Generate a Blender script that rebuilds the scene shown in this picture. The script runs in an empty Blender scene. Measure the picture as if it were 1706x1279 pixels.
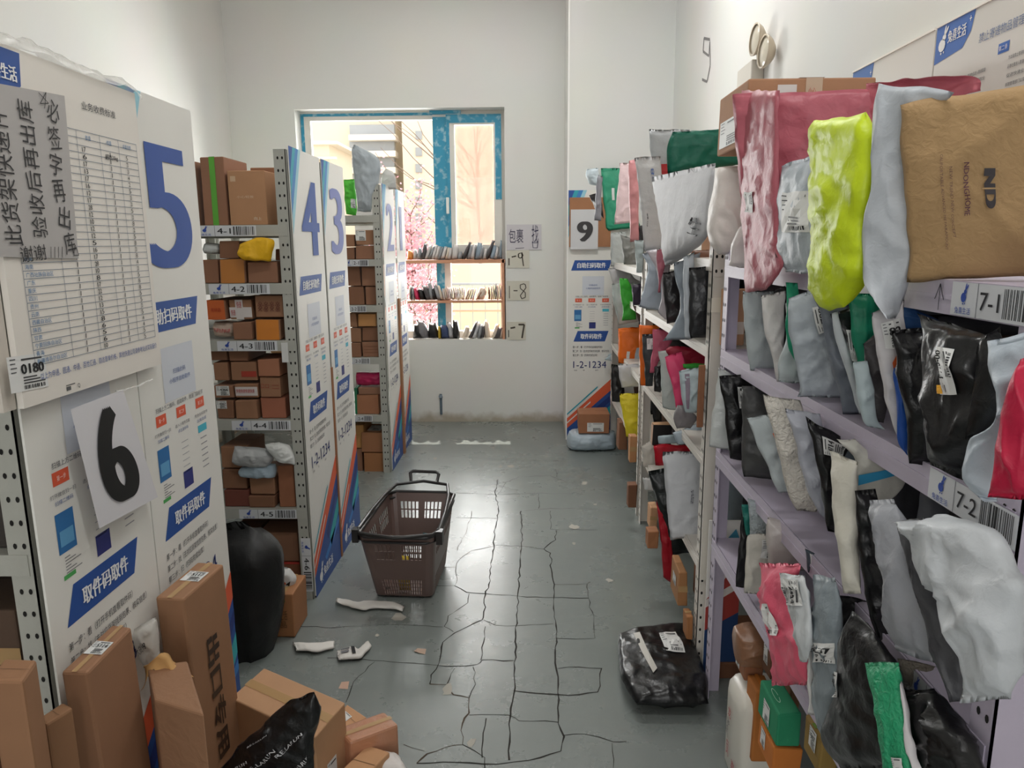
import bpy, math, random
import numpy as np
from mathutils import Vector, noise, Matrix
random.seed(7)
SC = bpy.context.scene
COL = SC.collection

# ---------------- camera (measured from the vanishing points) ----------------
CX, CY, CAMH = 853.0, 639.5, 1.6
def _setup(vp=(883., 405.), vv=(900., 6900.)):
    a = np.array([vp[0]-CX, -(vp[1]-CY)]); b = np.array([vv[0]-CX, -(vv[1]-CY)])
    ff = math.sqrt(-(a @ b))
    y = np.array([a[0], a[1], -ff]); y /= np.linalg.norm(y)
    z = -np.array([b[0], b[1], -ff]); z -= y*(z @ y); z /= np.linalg.norm(z)
    x = np.cross(y, z)
    return ff, np.array([x, y, z]).T
FPX, MC = _setup()
cam_data = bpy.data.cameras.new('camera')
cam_data.sensor_width = 36.0
cam_data.lens = FPX/1706.0*36.0
cam_data.clip_start = 0.05; cam_data.clip_end = 500
cam = bpy.data.objects.new('camera', cam_data); COL.objects.link(cam)
_R = Matrix([list(r) for r in MC.T])           # columns = camera axes in world
cam.matrix_world = Matrix.Translation((0, 0, CAMH)) @ _R.to_4x4()
SC.camera = cam

def ray(px, py):
    d = np.array([(px-CX)/FPX, -(py-CY)/FPX, -1.0]); return MC.T @ d
def at(axis, val, px, py):
    """the point of the plane x/y/z = val that is seen at a pixel of the photograph"""
    d = ray(px, py); o = (0, 0, CAMH); t = (val-o[axis])/d[axis]
    return Vector((d[0]*t, d[1]*t, CAMH+d[2]*t))

# ---------------- world, sun, area lights, exposure ----------------
w = bpy.data.worlds.new('sky'); SC.world = w; w.use_nodes = True
bg = w.node_tree.nodes['Background']
bg.inputs[0].default_value = (1.0, 0.97, 0.93, 1); bg.inputs[1].default_value = 2.7
sun_d = bpy.data.lights.new('sun', 'SUN'); sun_d.energy = 12; sun_d.angle = 0.012; sun_d.color = (1, .95, .86)
sun = bpy.data.objects.new('sun', sun_d); COL.objects.link(sun)
_sd = Vector((0.10, -0.86, -1.02)).normalized()
sun.rotation_euler = _sd.to_track_quat('-Z', 'Y').to_euler()
sun.location = (0, 12, 12)
def area(name, loc, target, sx, sy, power, col):
    d = bpy.data.lights.new(name, 'AREA'); d.shape = 'RECTANGLE'; d.size = sx; d.size_y = sy; d.energy = power; d.color = col
    o = bpy.data.objects.new(name, d); COL.objects.link(o); o.location = loc
    o.rotation_euler = (Vector(target)-Vector(loc)).to_track_quat('-Z', 'Y').to_euler(); return o
area('window_daylight', (-1.1, 6.75, 1.75), (-1.1, 0, 1.0), 1.7, 1.9, 150, (.97, .99, 1.0))
area('ceiling_tube_light_front', (0.3, 3.9, 3.76), (0.3, 3.9, 0), 1.2, 0.16, 30, (1.0, .995, .975))
area('far_wall_fill_light', (-0.6, 5.4, 3.76), (-0.6, 5.4, 0), 1.2, 0.16, 8, (1.0, .995, .975))  # extra lamp added to brighten the far wall
area('ceiling_tube_light_back', (0.3, 0.9, 3.76), (0.3, 0.9, 0), 1.2, 0.16, 22, (1.0, .995, .975))
area('entrance_daylight', (-0.6, -2.85, 1.7), (-0.7, 3, 2.2), 2.2, 2.6, 46, (1.0, 1.0, 1.0))
SC.view_settings.view_transform = 'Standard'; SC.view_settings.look = 'None'
SC.view_settings.exposure = 0.0; SC.view_settings.gamma = 1.0; SC.view_settings.use_curve_mapping = False
SC.cycles.max_bounces = 8; SC.cycles.diffuse_bounces = 5; SC.cycles.transparent_max_bounces = 12
SC.cycles.sample_clamp_indirect = 6.0

# ---------------- materials ----------------
def lin(c):
    return tuple((x/255/12.92 if x/255 <= .04045 else ((x/255+.055)/1.055)**2.4) for x in c)
_M = {}
def mat(rgb, rough=.6, metal=0., bump=0., bscale=20., var=0., vscale=6., alpha=1., coat=0., stretch=None, spec=None, trans=0.):
    key = (tuple(rgb), rough, metal, bump, bscale, var, vscale, alpha, coat, stretch, spec, trans)
    if key in _M: return _M[key]
    m = bpy.data.materials.new('surface_%d_%d_%d' % tuple(int(v) for v in rgb)); m.use_nodes = True
    nt = m.node_tree; N = nt.nodes; L = nt.links; b = N['Principled BSDF']
    c = lin(rgb)
    b.inputs['Base Color'].default_value = (*c, 1); b.inputs['Roughness'].default_value = rough
    b.inputs['Metallic'].default_value = metal; b.inputs['Alpha'].default_value = alpha
    b.inputs['Coat Weight'].default_value = coat
    if trans: b.inputs['Transmission Weight'].default_value = trans; b.inputs['IOR'].default_value = 1.2
    if spec is not None: b.inputs['Specular IOR Level'].default_value = spec
    tc = N.new('ShaderNodeTexCoord'); src = tc.outputs['Object']
    if stretch:
        mp = N.new('ShaderNodeMapping'); mp.inputs['Scale'].default_value = stretch
        L.new(src, mp.inputs['Vector']); src = mp.outputs['Vector']
    if var:
        n = N.new('ShaderNodeTexNoise'); n.inputs['Scale'].default_value = vscale; n.inputs['Detail'].default_value = 5
        L.new(src, n.inputs['Vector'])
        mx = N.new('ShaderNodeMix'); mx.data_type = 'RGBA'
        mx.inputs[6].default_value = (*[min(1, v*(1+var)) for v in c], 1); mx.inputs[7].default_value = (*[v*(1-var) for v in c], 1)
        L.new(n.outputs['Fac'], mx.inputs[0]); L.new(mx.outputs[2], b.inputs['Base Color'])
    if bump:
        n2 = N.new('ShaderNodeTexNoise'); n2.inputs['Scale'].default_value = bscale; n2.inputs['Detail'].default_value = 6
        n2.inputs['Distortion'].default_value = .8
        L.new(src, n2.inputs['Vector'])
        bp = N.new('ShaderNodeBump'); bp.inputs['Strength'].default_value = bump; bp.inputs['Distance'].default_value = .01
        L.new(n2.outputs['Fac'], bp.inputs['Height']); L.new(bp.outputs['Normal'], b.inputs['Normal'])
    _M[key] = m; return m
def card(rgb=(168, 124, 88)): return mat(rgb, .8, bump=.12, bscale=14, var=.12, vscale=9)
def plastic(rgb, rough=.33):
    key = ('plastic', tuple(rgb), rough)
    if key in _M: return _M[key]
    dark = max(rgb) < 60
    m = mat(rgb if not dark else tuple(v*.62 for v in rgb), rough+.09 if not dark else rough-.03, var=.05, vscale=7, spec=.38 if not dark else .5); m = m.copy(); nt = m.node_tree; N = nt.nodes; L = nt.links; b = N['Principled BSDF']
    tc = N.new('ShaderNodeTexCoord'); bp = None
    for ty, sc, dt, st, ds in (('RIDGED_MULTIFRACTAL', 13, 3, .75, .016), ('FBM', 55, 4, .3, .006)):
        n = N.new('ShaderNodeTexNoise'); n.noise_type = ty; n.inputs['Scale'].default_value = sc; n.inputs['Detail'].default_value = dt; n.inputs['Distortion'].default_value = .5
        L.new(tc.outputs['Object'], n.inputs['Vector']); q = N.new('ShaderNodeBump'); q.inputs['Strength'].default_value = st; q.inputs['Distance'].default_value = ds
        L.new(n.outputs['Fac'], q.inputs['Height'])
        if bp: L.new(bp.outputs['Normal'], q.inputs['Normal'])
        bp = q
    L.new(bp.outputs['Normal'], b.inputs['Normal']); _M[key] = m; return m
def flat(rgb, rough=.6): return mat(rgb, rough)
def film(rgb=(235, 238, 238), a=.5): return mat(rgb, .18, bump=.5, bscale=22, alpha=a)
WHITEP = (226, 222, 216); INK = (28, 28, 30); BLUE = (34, 78, 152); NAVY = (30, 44, 110); TEAL = (44, 158, 176); ORANGE = (214, 92, 48)

# ---------------- mesh helpers ----------------
WORLD = {}
def link(name, V, F, mats, parent=None, mi=None, smooth=False, label=None, cat=None, group=None, kind=None, origin=None):
    """one mesh object from world-space vertices; its origin is its base (or its thing's base)"""
    V = [Vector(v) for v in V]
    if origin is None:
        mn = Vector((min(v[i] for v in V) for i in range(3))); mxv = Vector((max(v[i] for v in V) for i in range(3)))
        origin = Vector(((mn.x+mxv.x)/2, (mn.y+mxv.y)/2, mn.z))
    me = bpy.data.meshes.new(name)
    me.from_pydata([tuple(v-origin) for v in V], [], [tuple(f) for f in F])
    if not isinstance(mats, (list, tuple)): mats = [mats]
    for m in mats: me.materials.append(m)
    if mi is not None: me.polygons.foreach_set('material_index', mi)
    if smooth: me.polygons.foreach_set('use_smooth', [True]*len(me.polygons))
    me.update()
    o = bpy.data.objects.new(name, me); COL.objects.link(o)
    WORLD[o.name] = origin
    if parent is not None:
        o.parent = parent; o.location = origin-WORLD[parent.name]
    else: o.location = origin
    tag(o, label, cat, group, kind); return o
def tag(o, label=None, cat=None, group=None, kind=None):
    if label: o['label'] = label
    if cat: o['category'] = cat
    if group: o['group'] = group
    if kind: o['kind'] = kind
    return o
def empty(name, loc, label, cat, group=None, kind=None):
    o = bpy.data.objects.new(name, None); COL.objects.link(o); o.location = loc; o.empty_display_size = .05
    WORLD[o.name] = Vector(loc); return tag(o, label, cat, group, kind)
class MB:
    """collects several shapes of one part"""
    def __init__(s): s.V = []; s.F = []; s.mi = []
    def add(s, V, F, m=0):
        n = len(s.V); s.V += [Vector(v) for v in V]; s.F += [tuple(i+n for i in f) for f in F]; s.mi += [m]*len(F); return s
    def box(s, a, b, m=0):
        x0, y0, z0 = a; x1, y1, z1 = b
        V = [(x0,y0,z0),(x1,y0,z0),(x1,y1,z0),(x0,y1,z0),(x0,y0,z1),(x1,y0,z1),(x1,y1,z1),(x0,y1,z1)]
        return s.add(V, [(0,3,2,1),(4,5,6,7),(0,1,5,4),(1,2,6,5),(2,3,7,6),(3,0,4,7)], m)
    def hexa(s, P, m=0):      # 4 bottom + 4 top corners
        return s.add(P, [(0,3,2,1),(4,5,6,7),(0,1,5,4),(1,2,6,5),(2,3,7,6),(3,0,4,7)], m)
    def tube(s, pts, r, n=8, m=0, closed=False):
        pts = [Vector(p) for p in pts]; N_ = len(pts); V = []; F = []
        for i, p in enumerate(pts):
            a = pts[i-1] if (i > 0 or closed) else p; b_ = pts[(i+1) % N_] if (i < N_-1 or closed) else p
            d = (b_-a).normalized(); u = d.cross(Vector((0, 0, 1)))
            if u.length < .1: u = d.cross(Vector((1, 0, 0)))
            u.normalize(); v = d.cross(u)
            rr = r[i] if isinstance(r, (list, tuple)) else r
            for k in range(n):
                t = 2*math.pi*k/n; V.append(p+(u*math.cos(t)+v*math.sin(t))*rr)
        for i in range(N_ if closed else N_-1):
            for k in range(n):
                j = (i+1) % N_; F.append((i*n+k, i*n+(k+1) % n, j*n+(k+1) % n, j*n+k))
        if not closed: F.append(tuple(range(n))); F.append(tuple((N_-1)*n+k for k in reversed(range(n))))
        return s.add(V, F, m)
    def build(s, name, mats, parent=None, **k):
        if not s.V: return None
        return link(name, s.V, s.F, mats, parent, mi=s.mi, **k)

def bevel(o, wd=.004, seg=2):
    md = o.modifiers.new('bevel', 'BEVEL'); md.width = wd; md.segments = seg; md.limit_method = 'ANGLE'; return o

# ---------------- text and print ----------------
_T = {}
def text2d(s, bold=0.0):
    """outline faces of a string, height of a capital = 1, centred on 0,0"""
    k = (s, bold)
    if k in _T: return _T[k]
    c = bpy.data.curves.new('lettering', 'FONT'); c.body = s; c.resolution_u = 2 if len(s) > 3 else 10; c.fill_mode = 'FRONT'
    o = bpy.data.objects.new('lettering', c); COL.objects.link(o)
    bpy.context.view_layer.update()
    me = bpy.data.meshes.new_from_object(o.evaluated_get(bpy.context.evaluated_depsgraph_get()))
    V = [(v.co.x, v.co.y) for v in me.vertices]; F = [tuple(p.vertices) for p in me.polygons]
    bpy.data.objects.remove(o); bpy.data.curves.remove(c); bpy.data.meshes.remove(me)
    if V:
        x0 = min(v[0] for v in V); x1 = max(v[0] for v in V); y0 = min(v[1] for v in V); y1 = max(v[1] for v in V)
    else: x0 = x1 = y0 = y1 = 0
    w_, h_ = max(x1-x0, 1e-6), max(y1-y0, 1e-6)
    V = [((v[0]-(x0+x1)/2)/w_, (v[1]-(y0+y1)/2)/h_) for v in V]
    _T[k] = (V, F); return _T[k]
def T(s, x, y, w_, h_, m, rot=0, bold=0.0, skew=0.):
    """text fitted in a w x h box centred on (x, y), turned by rot degrees"""
    V, F = text2d(s)
    c, sn = math.cos(math.radians(rot)), math.sin(math.radians(rot)); R_ = []
    for a, b_ in V:
        a = a*w_+skew*b_*h_; b_ = b_*h_; R_.append((x+a*c-b_*sn, y+a*sn+b_*c))
    if bold:     # a heavier face: the glyphs again, shifted sideways, each a hair above the last
        k = bold/max(1, len(s))*2.4*w_; return [([(p[0]+k*j*c, p[1]+k*j*sn) for p in R_], F, m, 3+.15*(j+1)) for j in (-1, -.5, 0, .5, 1)]
    return (R_, F, m, 3)
def unnest(x):
    out = []
    for s_ in x: out += unnest(s_) if isinstance(s_, list) else [s_]
    return out
def P(pts, m, layer=1): return (list(pts), [tuple(range(len(pts)))], m, layer)
def R(x0, y0, x1, y1, m, layer=1): return P([(x0, y0), (x1, y0), (x1, y1), (x0, y1)], m, layer)
def LN(x0, y0, x1, y1, wd, m, layer=2):
    dx, dy = x1-x0, y1-y0; l = math.hypot(dx, dy) or 1; nx, ny = -dy/l*wd/2, dx/l*wd/2
    return P([(x0+nx, y0+ny), (x0-nx, y0-ny), (x1-nx, y1-ny), (x1+nx, y1+ny)], m, layer)
def STROKE(pts, wd, m, layer=3):
    return [LN(*pts[i], *pts[i+1], wd, m, layer) for i in range(len(pts)-1)]
def BAR(x0, y0, x1, y1, m, rng, layer=2, n=22, vert=True):
    out = []; x = x0; st = (x1-x0)/n
    while x < x1-st*.3:
        b_ = st*rng.choice((.35, .5, .8, 1.1)); out.append(R(x, y0, min(x+b_, x1), y1, m, layer)); x += b_+st*rng.choice((.4, .6, .9))
    return out
def GRID(x0, y0, x1, y1, m, n=6, layer=1):
    V = [(x0+(x1-x0)*i/n, y0+(y1-y0)*j/n) for j in range(n+1) for i in range(n+1)]
    F = [(j*(n+1)+i, j*(n+1)+i+1, (j+1)*(n+1)+i+1, (j+1)*(n+1)+i) for j in range(n) for i in range(n)]
    return (V, F, m, layer)
def decal(parent, name, fn, shapes, step=.0007, label=None, top=False, **kw):
    """prints shapes (in a surface's own s,t coordinates) on a surface: fn(s,t,offset)"""
    V = []; F = []; mi = []; ms = []
    flat_ = unnest(shapes)
    for (vv, ff, m, ly) in flat_:
        if not ff: continue
        if m not in ms: ms.append(m)
        n = len(V); V += [fn(a, b_, ly*step) for a, b_ in vv]; F += [tuple(i+n for i in f) for f in ff]; mi += [ms.index(m)]*len(ff)
    mm = [m if hasattr(m, 'node_tree') else mat(m, .55) for m in ms]
    return link(name, V, F, mm, parent, mi=mi, label=label, **kw)
def plane_fn(o, ex, ey, n):
    o = Vector(o); ex = Vector(ex); ey = Vector(ey); n = Vector(n)
    return lambda s, t, off=0.: o+ex*s+ey*t+n*off

def label_shapes(num, x0=0., y0=0., x1=1., y1=1., seed=1, rot=False, qr=True):
    """a white shipping label: number, small print and a barcode"""
    rg = random.Random(seed); W = x1-x0; H = y1-y0; S = []
    S.append(GRID(x0, y0, x1, y1, (222, 222, 220), 5, 1))
    X = lambda a: x0+a*W; Y = lambda b_: y0+b_*H
    if num: S.append(T(num, X(.62), Y(.62), W*.6, H*.28, INK, bold=.03))
    for k in range(4): S.append(R(X(.06), Y(.9-.12*k), X(.06+rg.uniform(.12, .22)), Y(.93-.12*k), (90, 90, 92), 2))
    S.append(R(X(.35), Y(.86), X(.9), Y(.91), (60, 60, 62), 2))
    for k in range(3): S.append(R(X(.35), Y(.36-.08*k), X(rg.uniform(.7, .95)), Y(.40-.08*k), (70, 70, 72), 2))
    S += BAR(X(.35), Y(.05), X(.93), Y(.16), INK, rg, 2, 16)
    return unnest(S)
# ---------------- room shell ----------------
XL, XR, YF, YB, ZC = -2.56, 1.09, 6.46, -3.0, 3.95
YP, XP = 5.84, 0.295            # the pillar's front and left side
def wall_mat():
    m = bpy.data.materials.new('white_plaster'); m.use_nodes = True; nt = m.node_tree; N = nt.nodes; L = nt.links; b = N['Principled BSDF']
    b.inputs['Roughness'].default_value = .75
    g = N.new('ShaderNodeNewGeometry'); sx = N.new('ShaderNodeSeparateXYZ'); L.new(g.outputs['Position'], sx.inputs[0])
    n = N.new('ShaderNodeTexNoise'); n.inputs['Scale'].default_value = 9; n.inputs['Detail'].default_value = 8; L.new(g.outputs['Position'], n.inputs['Vector'])
    n1 = N.new('ShaderNodeTexNoise'); n1.inputs['Scale'].default_value = 1.6; n1.inputs['Detail'].default_value = 4; L.new(g.outputs['Position'], n1.inputs['Vector'])
    ad = N.new('ShaderNodeMath'); ad.operation = 'MULTIPLY_ADD'; ad.inputs[1].default_value = .16; L.new(n.outputs['Fac'], ad.inputs[0]); 
    mu = N.new('ShaderNodeMath'); mu.operation = 'MULTIPLY'; mu.inputs[1].default_value = -1; L.new(sx.outputs['Z'], mu.inputs[0]); L.new(mu.outputs[0], ad.inputs[2])
    r = N.new('ShaderNodeValToRGB'); r.color_ramp.elements[0].position = 0; r.color_ramp.elements[0].color = (0, 0, 0, 1); r.color_ramp.elements[1].position = .08
    a2 = N.new('ShaderNodeMath'); a2.operation = 'ADD'; a2.inputs[1].default_value = .02; L.new(ad.outputs[0], a2.inputs[0]); L.new(a2.outputs[0], r.inputs[0])
    mx = N.new('ShaderNodeMix'); mx.data_type = 'RGBA'; mx.inputs[6].default_value = (*lin((228, 227, 223)), 1); mx.inputs[7].default_value = (*lin((176, 166, 150)), 1)
    L.new(r.outputs[0], mx.inputs[0])
    m2 = N.new('ShaderNodeMix'); m2.data_type = 'RGBA'; m2.blend_type = 'MULTIPLY'; m2.inputs[0].default_value = .10
    L.new(mx.outputs[2], m2.inputs[6]); L.new(n1.outputs['Color'], m2.inputs[7]); L.new(m2.outputs[2], b.inputs['Base Color'])
    bp = N.new('ShaderNodeBump'); bp.inputs['Strength'].default_value = .05; L.new(n.outputs['Fac'], bp.inputs['Height']); L.new(bp.outputs['Normal'], b.inputs['Normal'])
    return m
WALL = wall_mat()
def floor_mat():
    m = bpy.data.materials.new('grey_floor_paint'); m.use_nodes = True; nt = m.node_tree; N = nt.nodes; L = nt.links; b = N['Principled BSDF']
    g = N.new('ShaderNodeNewGeometry')
    n = N.new('ShaderNodeTexNoise'); n.inputs['Scale'].default_value = 2.2; n.inputs['Detail'].default_value = 8; n.inputs['Roughness'].default_value = .65; L.new(g.outputs['Position'], n.inputs['Vector'])
    n2 = N.new('ShaderNodeTexNoise'); n2.inputs['Scale'].default_value = 45; n2.inputs['Detail'].default_value = 6; L.new(g.outputs['Position'], n2.inputs['Vector'])
    mx = N.new('ShaderNodeMix'); mx.data_type = 'RGBA'; mx.inputs[6].default_value = (*lin((136, 142, 139)), 1); mx.inputs[7].default_value = (*lin((108, 115, 112)), 1)
    L.new(n.outputs['Fac'], mx.inputs[0])
    r2 = N.new('ShaderNodeValToRGB'); r2.color_ramp.elements[0].position = .66; r2.color_ramp.elements[1].position = .74
    L.new(n2.outputs['Fac'], r2.inputs[0])
    m3 = N.new('ShaderNodeMix'); m3.data_type = 'RGBA'; m3.inputs[7].default_value = (*lin((150, 150, 142)), 1)
    m3f = N.new('ShaderNodeMath'); m3f.operation = 'MULTIPLY'; m3f.inputs[1].default_value = .35; L.new(r2.outputs[0], m3f.inputs[0])
    L.new(m3f.outputs[0], m3.inputs[0]); L.new(mx.outputs[2], m3.inputs[6]); L.new(m3.outputs[2], b.inputs['Base Color'])
    rr = N.new('ShaderNodeMapRange'); rr.inputs[3].default_value = .20; rr.inputs[4].default_value = .36; L.new(n.outputs['Fac'], rr.inputs[0]); L.new(rr.outputs[0], b.inputs['Roughness'])
    vo = N.new('ShaderNodeTexNoise'); vo.inputs['Scale'].default_value = 7; vo.inputs['Detail'].default_value = 3; L.new(g.outputs['Position'], vo.inputs['Vector'])
    bp = N.new('ShaderNodeBump'); bp.inputs['Strength'].default_value = .05; bp.inputs['Distance'].default_value = .02; L.new(vo.outputs['Fac'], bp.inputs['Height'])
    bp2 = N.new('ShaderNodeBump'); bp2.inputs['Strength'].default_value = .12; bp2.inputs['Distance'].default_value = .002; L.new(n2.outputs['Fac'], bp2.inputs['Height']); L.new(bp.outputs['Normal'], bp2.inputs['Normal'])
    L.new(bp2.outputs['Normal'], b.inputs['Normal']); b.inputs['Specular IOR Level'].default_value = .85
    return m
FLOOR = floor_mat()
def Q(p): return at(2, 0., 480+p[0]*.437, 720+p[1]*.437)
CR = [
 [(800,180),(790,235),(803,300),(788,370),(785,430),(772,500),(765,580),(752,620),(745,700),(740,715),(690,738),(635,765),(590,800),(575,880),(545,925),(540,960)],
 [(888,300),(892,400),(885,500),(878,600),(875,680),(868,780),(864,900),(860,1000),(848,1080),(845,1180),(843,1250)],
 [(1000,300),(1000,370)],
 [(1022,375),(1020,410),(975,445),(1000,460),(1003,520),(1015,580),(1012,640),(1020,720),(1025,800),(1018,880),(1030,960),(1028,1050),(1030,1110),(1052,1160),(1040,1215),(920,1250),(800,1265),(640,1258),(490,1262)],
 [(640,230),(790,238),(950,232),(1085,235)], [(640,325),(800,328)], [(900,300),(1000,290),(1190,292)], [(1000,370),(1180,372)],
 [(790,430),(900,435),(975,445)], [(570,515),(640,515),(652,485),(700,450),(780,435)], [(640,515),(645,560),(635,585),(555,585)],
 [(635,585),(680,610),(750,615),(880,625),(1010,630),(1145,632)], [(1015,580),(1140,578),(1152,570)],
 [(690,615),(685,650),(610,700),(595,740),(630,760)], [(745,715),(790,735),(875,737),(1010,730)],
 [(30,740),(180,745),(320,735),(460,735),(590,742)], [(150,860),(320,870),(480,880),(600,892),(720,885),(740,868),(860,870)],
 [(540,960),(605,962),(630,1000),(690,1012),(690,1070),(665,1110),(665,1190),(600,1200),(530,1225),(490,1262)],
 [(605,962),(635,900)], [(705,895),(715,960),(690,1012)], [(690,1078),(840,1078),(880,1100),(1030,1105)],
 [(860,985),(950,995),(1030,1000),(1110,1000),(1180,990),(1195,900),(1110,895),(1030,900)],
 [(1025,785),(1170,785),(1165,720),(1145,632),(1140,578)], [(1050,1155),(1130,1150),(1240,1180),(1290,1178)], [(1235,1185),(1240,1279)],
 [(665,1190),(750,1240),(750,1279)], [(755,1090),(740,1240)], [(752,740),(738,820),(735,868)], [(330,875),(250,950),(220,1030)],
 [(440,1190),(520,1215)], [(700,300),(680,380),(650,430),(645,450)], [(800,235),(830,190),(880,170),(1000,165),(1060,190)],
 [(1020,140),(1025,170)], [(955,235),(955,290)], [(620,90),(800,105),(1060,110)]]
fb = MB(); fb.add([(XL,YB,0),(XR,YB,0),(XR,YF,0),(XL,YF,0)], [(0,1,2,3)], 0)
rg = random.Random(3)
for pl in CR:
    pts = [Q(p) for p in pl]; fine = []
    for a, b_ in zip(pts[:-1], pts[1:]):
        n = max(2, int((b_-a).length/.035)); pr = Vector((-(b_-a).y, (b_-a).x, 0)).normalized()
        for k in range(n): fine.append(a.lerp(b_, k/n)+pr*(rg.uniform(-.006, .006) if k else 0))
    fine.append(pts[-1]); V = []; F = []
    big = .0022 if len(pl) > 5 else .0013
    for i, p in enumerate(fine):
        d = (fine[min(i+1, len(fine)-1)]-fine[max(i-1, 0)]).normalized(); pr = Vector((-d.y, d.x, 0)); wd = big*rg.uniform(.5, 1.7)
        V += [p+pr*wd+Vector((0, 0, .0006)), p-pr*wd+Vector((0, 0, .0006))]
        if i: F.append((2*i-2, 2*i-1, 2*i+1, 2*i))
    fb.add(V, F, 1 if rg.random() < .75 else 2)
for (x, y, r_) in [(610,985,22),(850,130,20),(560,100,14),(1130,195,22),(1170,275,10),(1090,360,22),(1225,565,14),(1090,425,10),(810,130,14),(340,775,8),(420,705,25),(700,1180,12)]:
    c = Q((x, y)); k = 9; V = [c+Vector((math.cos(2*math.pi*i/k)*r_*.0012*rg.uniform(.5, 1.3), math.sin(2*math.pi*i/k)*r_*.0018*rg.uniform(.5, 1.3), .0009)) for i in range(k)]
    fb.add(V, [tuple(range(k))], 3)
fb.build('floor', [FLOOR, flat((40, 37, 33), .9), flat((76, 64, 52), .9), flat((176, 172, 162), .8)], kind='structure')

WX0, WX1, WZ0, WZ1 = -2.0, -0.215, .757, 2.73      # window opening
WT = .26
b = MB()
b.box((XL-.2, YF, 0), (WX0, YF+WT, ZC)).box((WX1, YF, 0), (XR, YF+WT, ZC)).box((WX0, YF, 0), (WX1, YF+WT, WZ0)).box((WX0, YF, WZ1), (WX1, YF+WT, ZC))
b.build('wall_far', WALL, kind='structure')
MB().box((XP, YP, 0), (XR, YF-.001, ZC)).build('wall_pillar', WALL, kind='structure')
MB().box((XL-.2, YB, 0), (XL, YF, ZC)).build('wall_left', WALL, kind='structure')
MB().box((XR, YB, 0), (XR+.2, YF+WT, ZC)).build('wall_right', WALL, kind='structure')
MB().box((XL-.2, YB-.2, 0), (XR+.2, YB, ZC)).build('wall_back', WALL, kind='structure')
MB().box((XL-.2, YB-.2, ZC), (XR+.2, YF+WT, ZC+.2)).build('ceiling', WALL, kind='structure')
MB().box((XP-.004, YP-.004, 0), (XP+.008, YP+.008, ZC)).build('trim_1', flat((246, 244, 240), .4), kind='structure')
for i, y in enumerate((5.4, 3.9, .9)):  # the first fixture is added, it goes with the far wall's fill lamp
    t = empty('ceiling_light', ((-.6, .3, .3)[i], y, 3.79), 'white tube light on the ceiling ' + ('nearest the window', 'above the middle racks', 'nearest the entrance')[i], 'lamp', 'ceiling tube lights')
    x = (-.6, .3, .3)[i]
    MB().box((x-.62, y-.1, 3.85), (x+.62, y+.1, 3.95)).build('housing', flat((230, 230, 228)), t)
    MB().tube([(x-.58, y, 3.82), (x+.58, y, 3.82)], .014).build('tube', flat((250, 250, 245), .3), t)

# window
PVC = mat((226, 222, 214), .4, var=.05); BT = bpy.data.materials.new('blue_protective_tape'); BT.use_nodes = True
_n = BT.node_tree.nodes; _l = BT.node_tree.links
_g = _n.new('ShaderNodeNewGeometry'); _t = _n.new('ShaderNodeTexNoise'); _t.inputs['Scale'].default_value = 22; _t.inputs['Detail'].default_value = 5
_l.new(_g.outputs['Position'], _t.inputs['Vector']); _r = _n.new('ShaderNodeValToRGB')
_r.color_ramp.elements[0].position = .52; _r.color_ramp.elements[0].color = (*lin((52, 148, 182)), 1)
_r.color_ramp.elements[1].position = .66; _r.color_ramp.elements[1].color = (*lin((150, 190, 205)), 1)
_l.new(_t.outputs['Fac'], _r.inputs[0]); _l.new(_r.outputs[0], _n['Principled BSDF'].inputs['Base Color']); _n['Principled BSDF'].inputs['Roughness'].default_value = .45
GLASS = bpy.data.materials.new('window_glass'); GLASS.use_nodes = True
_n = GLASS.node_tree.nodes; _l = GLASS.node_tree.links; _n.remove(_n['Principled BSDF'])
_tr = _n.new('ShaderNodeBsdfTransparent'); _tr.inputs[0].default_value = (.96, .96, .95, 1); _gl = _n.new('ShaderNodeBsdfGlossy'); _gl.inputs['Roughness'].default_value = .02
_fr = _n.new('ShaderNodeFresnel'); _mx = _n.new('ShaderNodeMixShader'); _fr.inputs[0].default_value = 1.3
_l.new(_fr.outputs[0], _mx.inputs[0]); _l.new(_tr.outputs[0], _mx.inputs[1]); _l.new(_gl.outputs[0], _mx.inputs[2]); _l.new(_mx.outputs[0], _n['Material Output'].inputs['Surface'])
def dusty(a, rgb):
    m = mat(rgb, .9, alpha=a); return m
y0, y1 = 6.615, 6.665
mX0, mX1 = -.845, -.715
fr = MB()
fr.box((WX0, y0, WZ0), (WX0+.085, y1, WZ1)).box((WX1-.05, y0, WZ0), (WX1, y1, WZ1)).box((WX0+.085, y0, WZ1-.07), (WX1-.05, y1, WZ1)).box((WX0+.085, y0, WZ0), (WX1-.05, y1, WZ0+.06))
fr.box((mX0, y0, WZ0+.06), (mX1, y1, WZ1-.07)).box((mX1, y0, 1.46), (WX1-.05, y1, 1.54))
win = fr.build('window_1', PVC, kind='structure')
sh = MB()   # opening sash
a0, a1, c0, c1 = mX1-.01, WX1-.03, 1.52, WZ1-.03
sh.box((a0, y0-.03, c0), (a0+.07, y0-.0005, c1)).box((a1-.07, y0-.03, c0), (a1, y0-.0005, c1)).box((a0+.07, y0-.03, c0), (a1-.07, y0-.0005, c0+.07)).box((a0+.07, y0-.03, c1-.09), (a1-.07, y0-.0005, c1))
sh.build('sash', PVC, win)
MB().box((WX0+.08, 6.635, WZ0+.05), (mX0+.005, 6.641, WZ1-.065)).build('glass_pane', GLASS, win)
MB().box((mX1-.005, 6.635, WZ0+.05), (WX1-.045, 6.641, 1.465)).build('glass_pane', GLASS, win)
MB().box((a0+.065, 6.60, c0+.065), (a1-.065, 6.606, c1-.085)).build('glass_pane', GLASS, win)
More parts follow.
